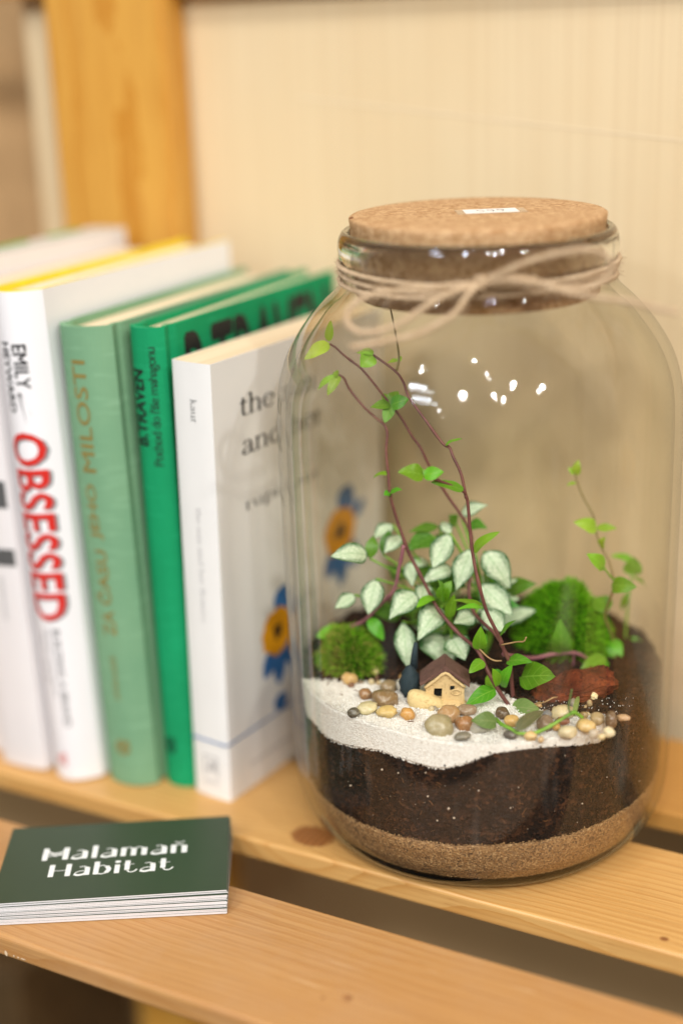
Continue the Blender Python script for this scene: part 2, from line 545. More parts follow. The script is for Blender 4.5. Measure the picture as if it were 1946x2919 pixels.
DISPLAY = {  # fat stems, hairline bows
    'M': (1.62, [([(.20, 0), (.20, 1.42)], .30), ([(1.36, 0), (1.36, 1.42)], .32), ([(.26, 1.24), (.80, .42)], .07), ([(.80, .42), (1.30, 1.24)], .07),
                 ([(.02, .70), (1.4, .96)], .06), ([(.02, .54), (1.4, .80)], .06), ([(.08, .38), (1.3, .60)], .06), ([(.30, 1.0), (1.2, .55)], .07)]),
    'a': (1.12, [([(.84, 0), (.84, .62), (.80, .9)], .30), ([(.84, .86), (.62, 1.02), (.36, .96)], .08), ([(.84, .42), (.52, .50), (.22, .36), (.12, .16)], .07), ([(.10, .14), (.34, .03), (.62, .10), (.84, .26)], .20)]),
    'l': (0.54, [([(.26, 0), (.26, 1.46)], .30)]),
    'm': (1.72, [([(.24, 0), (.24, 1.0)], .30), ([(.24, .80), (.52, 1.0), (.80, .84)], .08), ([(.82, 0), (.82, .84)], .30), ([(.82, .80), (1.1, 1.0), (1.38, .84)], .08), ([(1.42, 0), (1.42, .88)], .31)]),
    'n': (1.18, [([(.24, 0), (.24, 1.0)], .30), ([(.24, .80), (.54, 1.0), (.82, .84)], .08), ([(.86, 0), (.86, .88)], .31), ([(.30, 1.36), (.54, 1.20)], .08), ([(.54, 1.20), (.84, 1.36)], .08)]),
    'H': (1.50, [([(.24, 0), (.24, 1.38)], .31), ([(1.22, 0), (1.22, 1.38)], .31), ([(.24, .68), (1.22, .68)], .05)]),
    'b': (1.20, [([(.24, 0), (.24, 1.46)], .31), ([(.24, .84), (.56, 1.0), (.86, .86)], .08), ([(.84, .88), (.98, .52), (.84, .14)], .27), ([(.86, .12), (.56, .02), (.30, .14)], .10)]),
    'i': (0.54, [([(.26, 0), (.26, .98)], .30), ([(.26, 1.20), (.26, 1.44)], .30)]),
    't': (0.98, [([(.30, 1.38), (.30, .30)], .30), ([(.32, .26), (.48, .06), (.74, .10), (.90, .34)], .10), ([(.04, .96), (.70, .96)], .05)]),
    ' ': (0.5, []),
}

def glyphs(s, font, thick=0.17, thin=0.06):
    parts = []
    x = 0.0
    for ch in s:
        w, st = font[ch]
        if st:
            V, Fc = stroke_vf(st, thick, thin)
            parts.append(([(v[0] + x, v[1], v[2]) for v in V], Fc))
        x += w
    V, Fc = merge(parts)
    return V, Fc, x

def scribble(n, seed=3):
    """Print too small to read: a row of little upright strokes and bows."""
    r_ = random.Random(seed + n)
    st = []
    for i in range(n):
        x = (i + .5) / n
        st.append(([(x - .25 / n, 0), (x - .25 / n, r_.choice((.7, 1.0)))], .22 / n))
        st.append(([(x - .25 / n, .6), (x + .2 / n, .7), (x + .2 / n, .05)], .18 / n))
    return stroke_vf(st, .2, .2)

def put(name, vf, fmap, mat, parent):
    """Lay flat lettering (u to the right, w up) on a surface through fmap(u, w, lift)."""
    V, Fc = vf
    P = [fmap(v[0], v[1], v[2]) for v in V]
    return make(name, P, Fc, mat, parent)

# ------------------------------------------------------------------ books
def cloth(name, rgb, rgb2, rough=0.75):
    t = NT(name)
    co = t.n('TexCoord').outputs['Object']
    wv = t.n('TexWave')
    wv.inputs['Scale'].default_value = 420
    wv.inputs['Distortion'].default_value = 1.5
    wv.inputs['Detail'].default_value = 2
    wv.bands_direction = 'Z'
    t.l(co, wv.inputs['Vector'])
    wx = t.n('TexWave')
    wx.inputs['Scale'].default_value = 420
    wx.inputs['Distortion'].default_value = 1.5
    wx.bands_direction = 'X'
    t.l(co, wx.inputs['Vector'])
    weave = t.math('MULTIPLY', wv.outputs['Fac'], wx.outputs['Fac'])
    fade = t.noise(co, 22, 4)
    slub = t.noise(t.coord((60, 60, 420)), 1.0, 3)
    c = t.mix(t.ramp(fade, [(0.35, (0, 0, 0, 1)), (0.7, (1, 1, 1, 1))]), lin(rgb), lin(rgb2))
    c = t.mix(t.ramp(slub, [(0.55, (0, 0, 0, 1)), (0.75, (0.22, 0.22, 0.22, 1))]), c, lin(tuple(min(255, x + 45) for x in rgb)))
    c = t.mix(t.math('MULTIPLY', weave, 0.12), c, lin(tuple(min(255, x + 60) for x in rgb)))
    t.set(c, rough, 0.25)
    t.bump(weave, 0.25, 0.0003)
    return t.m

def paper_block(name, rgb, rgb2):
    t = NT(name)
    co = t.n('TexCoord').outputs['Object']
    lines = t.noise(t.coord((2600, 3, 3)), 1.0, 2)
    big = t.noise(t.coord((120, 3, 3)), 1.0, 3)
    c = t.mix(t.ramp(lines, [(0.35, (0, 0, 0, 1)), (0.75, (0.5, 0.5, 0.5, 1))]), lin(rgb), lin(rgb2))
    c = t.mix(t.ramp(big, [(0.4, (0, 0, 0, 1)), (0.7, (0.5, 0.5, 0.5, 1))]), c, lin(rgb2))
    t.set(c, 0.85, 0.15)
    t.bump(lines, 0.3, 0.0003)
    return t.m

M_PAGE_CREAM = paper_block('pages_cream', (233, 214, 184), (208, 184, 148))
M_PAGE_WHITE = paper_block('pages_white', (232, 226, 216), (206, 198, 186))
M_PAGE_GREY = paper_block('pages_grey', (206, 202, 192), (184, 178, 166))
M_JACKET = plain('white_jacket', (236, 234, 236), 0.32, 0.5, 0.015, 20)
M_JACKET2 = plain('white_cover_matt', (226, 222, 222), 0.5, 0.4, 0.02, 20)
M_EWHITE = plain('white_paperback', (232, 231, 228), 0.42, 0.45, 0.02, 30)
M_YELLOW = plain('yellow_boards', (238, 212, 40), 0.5, 0.4)
M_SAGE = cloth('sage_cloth', (120, 160, 124), (106, 150, 116))
M_GREEN = cloth('green_cloth', (10, 148, 94), (8, 132, 82))
M_ZGREEN = plain('green_print', (96, 164, 70), 0.5)
M_INK = plain('black_ink', (28, 27, 28), 0.5, 0.4, 0.02)
M_INKG = plain('grey_ink', (86, 86, 86), 0.6, 0.3, 0.02)
M_INKL = plain('light_grey_ink', (176, 174, 174), 0.6, 0.3, 0.02)
M_RED = plain('red_ink', (206, 44, 36), 0.45, 0.4, 0.02)
M_ROSE = plain('rose_ink', (222, 150, 144), 0.5, 0.4, 0.02)
M_SHADOWINK = plain('shadow_grey_ink', (132, 136, 138), 0.5, 0.4, 0.02)
M_GOLD = plain('dull_gold_foil', (138, 124, 66), 0.45, 0.5, 0.08)
M_DARKGREEN = plain('dark_green_ink', (10, 62, 42), 0.6, 0.3)
M_FLYEL = plain('sunflower_yellow', (226, 156, 20), 0.5, 0.4, 0.12, 300)
M_FLBLUE = plain('leaf_blue', (52, 110, 172), 0.5, 0.4, 0.15, 200)
M_FLDARK = plain('flower_centre', (62, 44, 24), 0.5, 0.4)

def ribbon(outer, th):
    """Inner outline of a thin sheet whose outside is the given open polyline."""
    n = len(outer)
    inn = []
    for i in range(n):
        a, b = np.array(outer[max(0, i - 1)]), np.array(outer[min(n - 1, i + 1)])
        d = b - a
        d = d / (np.linalg.norm(d) + 1e-12)
        nn = np.array((-d[1], d[0]))
        inn.append(tuple(np.array(outer[i]) + nn * th))
    return inn

def sheet_cover(outer, th, z0, z1):
    inn = ribbon(outer, th)
    n = len(outer)
    V = [(x, y, z0) for x, y in outer] + [(x, y, z1) for x, y in outer] + [(x, y, z0) for x, y in inn] + [(x, y, z1) for x, y in inn]
    Fc = []
    for i in range(n - 1):
        Fc.append((i, i + 1, n + i + 1, n + i))
        Fc.append((2 * n + i, 3 * n + i, 3 * n + i + 1, 2 * n + i + 1))
        Fc.append((n + i, n + i + 1, 3 * n + i + 1, 3 * n + i))
        Fc.append((i, 2 * n + i, 2 * n + i + 1, i + 1))
    for i in (0, n - 1):
        Fc.append((i, n + i, 3 * n + i, 2 * n + i))
    return V, Fc

def outline(t_, d, bulge, groove, k=16):
    """Top view of a cover from the left fore-edge round the spine to the right fore-edge."""
    L = [(0, d), (0, d * 0.5)]
    if groove:
        L += [(0, 0.0125), (0.0004, 0.0105), (0.0013, 0.0085), (0.0013, 0.0075), (0.0004, 0.0055)]
    y0 = 0.0035 if groove else 0.0008
    L += [(0, y0)]
    for i in range(1, k):
        u = i / k
        L.append((t_ * u, y0 - (y0 + bulge) * (1 - abs(2 * u - 1) ** (2.1 if bulge > 0.006 else 2.6))))
    L += [(t_, y0)]
    if groove:
        L += [(t_ - 0.0004, 0.0055), (t_ - 0.0013, 0.0075), (t_ - 0.0013, 0.0085), (t_ - 0.0004, 0.0105), (t_, 0.0125)]
    L += [(t_, d * 0.5), (t_, d)]
    return L

def spine_y(t_, bulge, groove):
    pts = [p for p in outline(t_, 0.1, bulge, groove) if p[1] <= (0.0036 if groove else 0.0009)]
    xs = [p[0] for p in pts]
    ys = [p[1] for p in pts]
    return lambda x: float(np.interp(x, xs, ys))

def book(x0, y0, t_, d, h, yaw, lean, bulge, groove, cover_th, page_in, m_cover, m_pages, label, boards=None):
    e = empty('book', (x0, y0, 0.0004), (0, lean, yaw))
    tag(e, label, 'book', 'books standing in a row')
    out = outline(t_, d, bulge, groove)
    cvr = make('cover', *sheet_cover(out, cover_th, 0, h), m_cover, e, smooth=False)
    th = cover_th
    if boards is not None:
        n = len(out)
        inn = ribbon(out, cover_th + 0.0001)
        make('boards', *sheet_cover(inn, 0.0016, 0.0004, h + 0.0003), boards, e)
        th = cover_th + 0.0024
    # page block with a gently hollow top, its back following the spine
    sy = spine_y(t_, bulge, groove)
    nx = 8
    V, Fc = [], []
    for i in range(nx + 1):
        x = th + 0.0001 + (t_ - 2 * th - 0.0002) * i / nx
        yb = max(sy(x) + th + 0.0006, 0.0006 if not groove else 0.002)
        for (yy, zz) in ((yb, page_in), (yb, h - page_in), (d * 0.5, h - page_in - 0.0003 * (i % 3 == 1)), (d - page_in - 0.0004, h - page_in), (d - page_in - 0.0004, page_in)):
            V.append((x, yy, zz))
    for i in range(nx):
        for k in range(5):
            k2 = (k + 1) % 5
            Fc.append((i * 5 + k, i * 5 + k2, (i + 1) * 5 + k2, (i + 1) * 5 + k))
    Fc.append((4, 3, 2, 1, 0))
    Fc.append(tuple(nx * 5 + k for k in range(5)))
    make('pages', V, Fc, m_pages, e)
    return cvr, sy

EPS = 0.00016
def spine_down(sy, x0, x1, z_top, z_bot, lift=EPS):      # reads top to bottom, letter tops to the right
    return lambda u, w, k: (x0 + (x1 - x0) * w, sy(x0 + (x1 - x0) * w) - lift - k * 0.002, z_top + (z_bot - z_top) * u)
def spine_up(sy, x0, x1, z_bot, z_top, lift=EPS):        # reads bottom to top, letter tops to the left
    return lambda u, w, k: (x1 + (x0 - x1) * w, sy(x1 + (x0 - x1) * w) - lift - k * 0.002, z_bot + (z_top - z_bot) * u)
def cover_right(t_, y0, y1, z0, z1, lift=EPS):
    return lambda u, w, k: (t_ + lift + k * 0.002, y0 + (y1 - y0) * u, z0 + (z1 - z0) * w)

def txt(s, bold=0.0, **kw):
    V, Fc, asp = text_vf(s, **kw)
    if bold <= 0:
        return V, Fc
    parts = []
    for j, (du, dw) in enumerate(((0, 0), (1, 0), (-1, 0), (0, 1), (0, -1))):     # heavier face: the letter printed five times, a hair apart
        parts.append(([(v[0] + du * bold / asp, v[1] + dw * bold * .8, j * 0.006) for v in V], Fc))
    return merge(parts)
def gl(s, font, **kw):
    V, Fc, w = glyphs(s, font, **kw)
    return [(v[0] / w, v[1], v[2]) for v in V], Fc

# far left: book with green and white printed cover, only its top is in view
bz, _ = book(-0.2398, -0.052, 0.021, 0.130, 0.2300, 0, -0.03, 0.001, False, 0.0004, 0.0, M_JACKET2, M_PAGE_GREY, 'book at the far left with grey page tops and green patches on its cover')
for (a, b) in ((0.012, 0.040), (0.052, 0.078), (0.095, 0.118)):
    make('green_print', *box_vf(-0.0002, 0.0032, a, b, 0.2240, 0.2306), M_ZGREEN, bz)

# plain white book with dark printed blocks
ba, sy = book(-0.2180, -0.0600, 0.0262, 0.128, 0.2215, 0, -0.028, 0.001, False, 0.0006, 0.0, M_JACKET2, M_PAGE_CREAM, 'white book with dark printed blocks low on its spine')
for (z0, z1, x0, x1) in ((0.1275, 0.1400, 0.010, 0.0248), (0.1005, 0.1085, 0.010, 0.0262)):
    put('printed_block', ([(u, w / 15, 0) for w in range(16) for u in (0, 1)], [(2 * w, 2 * w + 1, 2 * w + 3, 2 * w + 2) for w in range(15)]), spine_up(sy, x0, min(x1, 0.0250), z0, z1), M_INKG, ba)
put('small_print', scribble(6), spine_down(sy, 0.0150, 0.0178, 0.095, 0.074), M_INKL, ba)

# white jacket with red lettering
bb, sy = book(-0.1915, -0.0535, 0.0268, 0.1420, 0.2240, 0, -0.028, 0.0085, False, 0.0004, 0.0028, M_JACKET, M_PAGE_WHITE, 'white jacketed book with big red spine lettering and yellow boards', boards=M_YELLOW)
put('author_name', txt('EMILY', bold=0.035), spine_down(sy, 0.0148, 0.0202, 0.2020, 0.1835), M_INK, bb)
put('author_name', txt('HEYWARD', bold=0.035), spine_down(sy, 0.0092, 0.0130, 0.2030, 0.1730), M_INK, bb)
for (a, b, c_) in (((0.0150, 0.1815), (0.0170, 0.1685), 0.0009), ((0.0154, 0.1815), (0.0196, 0.1715), 0.0008), ((0.0158, 0.1815), (0.0212, 0.1745), 0.0006)):
    (xa, za), (xb, zb) = a, b
    put('drawn_flash', ([(0, 0, 0), (1, 0, 0), (1, 1, 0), (0, 1, 0)], [(0, 1, 2, 3)]),
        (lambda u, w, k, xa=xa, za=za, xb=xb, zb=zb, c_=c_: (xa + (xb - xa) * u + (w - .5) * c_ * (1 - u * .9), sy(xa + (xb - xa) * u) - EPS, za + (zb - za) * u)), M_INK, bb)
for dx, dz, mm, lf in ((0.0009, -0.0007, M_SHADOWINK, EPS), (0, 0, M_RED, EPS * 2)):
    put('title', txt('OBSESSED', bold=0.03), spine_down(sy, 0.0074 + dx, 0.0226 + dx, 0.1640 + dz, 0.0790 + dz, lf), mm, bb)
put('subtitle', txt('BUILDING A BRAND', bold=0.01), spine_down(sy, 0.0162, 0.0192, 0.0745, 0.0270), M_INKG, bb)
put('subtitle', txt('PEOPLE LOVE FROM', bold=0.0), spine_down(sy, 0.0122, 0.0146, 0.0745, 0.0420), M_INKL, bb)
put('subtitle', txt('DAY ONE', bold=0.0), spine_down(sy, 0.0090, 0.0112, 0.0720, 0.0480), M_INKL, bb)
put('publisher_mark', txt('&', bold=0.03), spine_up(sy, 0.0100, 0.0150, 0.0070, 0.0140), M_ROSE, bb)

# pale green cloth book
bc, sy = book(-0.1648, -0.0505, 0.0272, 0.146, 0.2100, 0, -0.018, 0.0035, True, 0.0024, 0.0032, M_SAGE, M_PAGE_CREAM, 'pale sage green cloth book with dull gold spine lettering')
put('title', txt('MILOSTI', bold=0.02), spine_up(sy, 0.0100, 0.0168, 0.1480, 0.1960), M_GOLD, bc)
put('title', txt('JEHO', bold=0.02), spine_up(sy, 0.0103, 0.0168, 0.1180, 0.1425), M_GOLD, bc)
put('title', txt('ČASU', bold=0.02), spine_up(sy, 0.0098, 0.0172, 0.0880, 0.1130), M_GOLD, bc)
put('title', txt('ZA', bold=0.02), spine_up(sy, 0.0118, 0.0178, 0.0735, 0.0850), M_GOLD, bc)
put('author_name', scribble(7), spine_up(sy, 0.0130, 0.0162, 0.0420, 0.0640), M_GOLD, bc)
ring = [([(0.5 + .42 * math.cos(a), .5 + .42 * math.sin(a)) for a in np.linspace(0, 2 * math.pi, 15)], .16), ([(.3, .2), (.5, .8), (.7, .25)], .14), ([(.55, .35), (1.0, .05)], .14)]
put('publisher_mark', stroke_vf(ring, .16, .16), spine_up(sy, 0.0110, 0.0185, 0.0150, 0.0225), M_GOLD, bc)

# saturated green cloth book
bd, sy = book(-0.1372, -0.0440, 0.0172, 0.146, 0.2098, 0, 0.0, 0.0008, True, 0.0022, 0.0030, M_GREEN, M_PAGE_CREAM, 'bright emerald green cloth book with black lettering on spine and front')
put('author_name', txt('B.TRAVEN', bold=0.05), spine_up(sy, 0.0020, 0.0080, 0.1600, 0.1920), M_INK, bd)
put('title', txt('Pochod do říše mahagonu', bold=0.0, spacing=0.85), spine_up(sy, 0.0100, 0.0152, 0.1515, 0.2020), M_INK, bd)
put('publisher_mark', stroke_vf(ring, .2, .2), spine_up(sy, 0.0030, 0.0095, 0.0160, 0.0240), M_DARKGREEN, bd)
put('front_lettering', txt('B.TRAVEN', bold=0.045), cover_right(0.0172, 0.0175, 0.138, 0.165, 0.2035), M_INK, bd)

# white paperback with sunflowers
ET = 0.0195
be, sy = book(-0.1186, -0.0452, ET, 0.128, 0.1980, -0.085, 0.022, 0.0002, False, 0.0004, 0.0, M_EWHITE, M_PAGE_CREAM, 'white paperback with sunflower cover standing next to the jar')
put('author_name', gl('kaur', SERIF, thick=.13, thin=.05), spine_down(sy, 0.0092, 0.0114, 0.1830, 0.1728), M_INKG, be)
put('title', gl('the sun and her flowers', SERIF, thick=.12, thin=.05), spine_down(sy, 0.0092, 0.0110, 0.1365, 0.0850), M_INKL, be)
def cv(s, y0, y1, zb, xh, mat, name, **kw):
    put(name, gl(s, SERIF, **kw), (lambda u, w, k: (ET + EPS + k * 0.002, y0 + (y1 - y0) * u, zb + xh * w)), mat, be)
cv('the sun', 0.0185, 0.0745, 0.1722, 0.0058, M_INK, 'title')
cv('and her', 0.0188, 0.0790, 0.1555, 0.0058, M_INK, 'title')
cv('rupi kaur', 0.0195, 0.0760, 0.1310, 0.0034, M_INK, 'author_name', thick=.14)
def blob(cy, cz, ry, rz, n=22, rag=0.0, ang=0.0, seed=1):
    r_ = random.Random(seed)
    V = [(cy, cz, 0)]
    for k in range(n):
        a = 2 * math.pi * k / n
        q = 1 + rag * r_.uniform(-1, 1)
        u, w = ry * q * math.cos(a), rz * q * math.sin(a)
        V.append((cy + u * math.cos(ang) - w * math.sin(ang), cz + u * math.sin(ang) + w * math.cos(ang), 0))
    return V, [(0, 1 + k, 1 + (k + 1) % n) for k in range(n)]
def leafshape(y0, z0, y1, z1, w):
    d = np.array((y1 - y0, z1 - z0))
    L = np.linalg.norm(d)
    d = d / L
    nn = np.array((-d[1], d[0]))
    up, dn = [], []
    for i in range(1, 8):
        u = i / 8
        p = np.array((y0, z0)) + d * L * u
        ww = w * math.sin(math.pi * u) ** .8
        up.append(tuple(p + nn * ww / 2))
        dn.append(tuple(p - nn * ww / 2))
    pts = [(y0, z0)] + up + [(y1, z1)] + dn[::-1]
    return [(a, b, 0) for a, b in pts], [tuple(range(len(pts)))]
onc = lambda lift: (lambda u, w, k: (ET + lift + k * 0.002, u, w))
for (cy_, cz_, ry, rz, sd) in ((0.0390, 0.0680, 0.0115, 0.0112, 1), (0.0905, 0.0990, 0.0130, 0.0115, 5)):
    for j, (a, b, c2, d2, w) in enumerate(((.1, .6, .8, 1.8, 1.25), (-.1, -.6, -.95, -1.75, .85), (.2, -.6, 0.0, -2.4, .85), (.5, -.5, 1.1, -1.9, .8), (.8, .3, 1.7, .9, .5))):
        put('painted_leaf', leafshape(cy_ + a * ry, cz_ + b * rz, cy_ + c2 * ry, cz_ + d2 * rz, w * ry), onc(EPS + j * 0.00002), M_FLBLUE, be)
    put('painted_flower', blob(cy_, cz_, ry, rz, 30, .06, 0, sd), onc(EPS * 2), M_FLYEL, be)
    put('painted_flower_centre', blob(cy_, cz_, ry * .30, rz * .32, 16, .3, 0, sd), onc(EPS * 3), M_FLDARK, be)
put('painted_leaf', blob(0.0400, 0.0325, 0.0052, 0.0045, 14, .1), onc(EPS), M_FLBLUE, be)
put('cover_line', ([(0.0, 0.0277, 0), (0.128, 0.0277, 0), (0.128, 0.0287, 0), (0.0, 0.0287, 0)], [(0, 1, 2, 3)]), onc(EPS), M_FLBLUE, be)
put('spine_line', ([(0, 0, 0), (1, 0, 0), (1, 1, 0), (0, 1, 0)], [(0, 1, 2, 3)]), (lambda u, w, k: (0.0002 + (ET - 0.0004) * u, sy(0.0002 + (ET - .0004) * u) - EPS if False else sy(ET / 2) - EPS, 0.0277 + 0.0009 * w)), M_FLBLUE, be)
put('cover_caption', scribble(16), (lambda u, w, k: (ET + EPS + k * .002, 0.016 + 0.075 * u, 0.0105 + 0.0026 * w)), M_INKL, be)
mark = [([(.1, .0), (.1, 1)], .06), ([(.1, 1), (.9, 1)], .06), ([(.9, 1), (.9, 0)], .06), ([(.3, .2), (.5, .75), (.7, .4), (.75, .8)], .1), ([(.35, .45), (.75, .25)], .08)]
put('publisher_mark', stroke_vf(mark, .08, .08), (lambda u, w, k: (0.0055 + 0.009 * u, sy(ET / 2) - EPS - k * .002, 0.0105 + 0.010 * w)), M_INKL, be)
put('publisher_name', scribble(6), (lambda u, w, k: (0.0060 + 0.008 * u, sy(ET / 2) - EPS, 0.0070 + 0.0018 * w)), M_INKL, be)

# ------------------------------------------------------------------ business cards
M_CARD = plain('card_green', (52, 66, 45), 0.42, 0.4, 0.03, 40)
M_CARDEDGE = plain('card_edge', (226, 224, 226), 0.7, 0.3, 0.02)
M_CARDINK = plain('card_white_ink', (232, 232, 228), 0.5, 0.4, 0.02)
CW, CD, CT = 0.0905, 0.0550, 0.00036
U, D_ = Vector((0.851, 0.525, 0)), Vector((0.525, -0.851, 0))
cang = math.atan2(0.525, 0.851)
card_me = None
groups_ = [7, 7, 6, 4]                 # bottom to top: four packets, each a little askew
z = 0.0003
TOPB = Vector((-0.0845, -0.0690, 0)) - U * CW / 2 + D_ * CD / 2
k = 0
total = sum(groups_)
ci = 0
for gi, gn in enumerate(groups_):
    da = (-0.020, -0.013, -0.0065, 0.0)[gi]
    off = (0.0020, 0.0014, 0.0008, 0.0)[gi]
    for j in range(gn):
        top_ = (gi == 3 and j == gn - 1)
        name = 'business_card'
        if card_me is None:
            V, Fc = box_vf(-CW / 2, CW / 2, -CD / 2, CD / 2, 0, CT * 0.93)
            o = make(name, V, Fc, None, mats=[M_CARD, M_CARDEDGE], mat_idx=[0, 0, 1, 1, 1, 1])
            card_me = o.data
        else:
            o = bpy.data.objects.new(name, card_me)
            col.objects.link(o)
            o.cycles.is_caustics_receiver = CAUSTICS
        jit = Vector((random.uniform(-1, 1), random.uniform(-1, 1), 0)) * 0.00025
        o.location = TOPB + D_ * off + jit + Vector((0, 0, z))
        o.rotation_euler = (0, 0, cang + da + random.uniform(-.0015, .0015))
        z += CT
        ci += 1
        if top_:
            tag(o, 'dark green business card with white lettering on top of the stack', 'card', 'stack of business cards')
            top_card = o
        else:
            tag(o, ('white edged green card in the lowest packet of the business card stack', 'white edged green card in the second packet from the bottom of the card stack', 'white edged green card in the third packet from the bottom of the card stack', 'white edged green card directly under the lettered card of the stack')[gi], 'card', 'stack of business cards')
    z += 0.00008
ct = CT * 0.93
def on_card(x0, x1, y0, xh):
    return lambda u, w, k: (x0 + (x1 - x0) * u, y0 + xh * w, ct + 0.00006 + k * 0.0008)
put('lettering', gl('Malaman', DISPLAY), on_card(-0.0300, 0.0298, 0.0010, 0.0062), M_CARDINK, top_card)
put('lettering', gl('Habitat', DISPLAY), on_card(-0.0262, 0.0242, -0.0112, 0.0062), M_CARDINK, top_card)

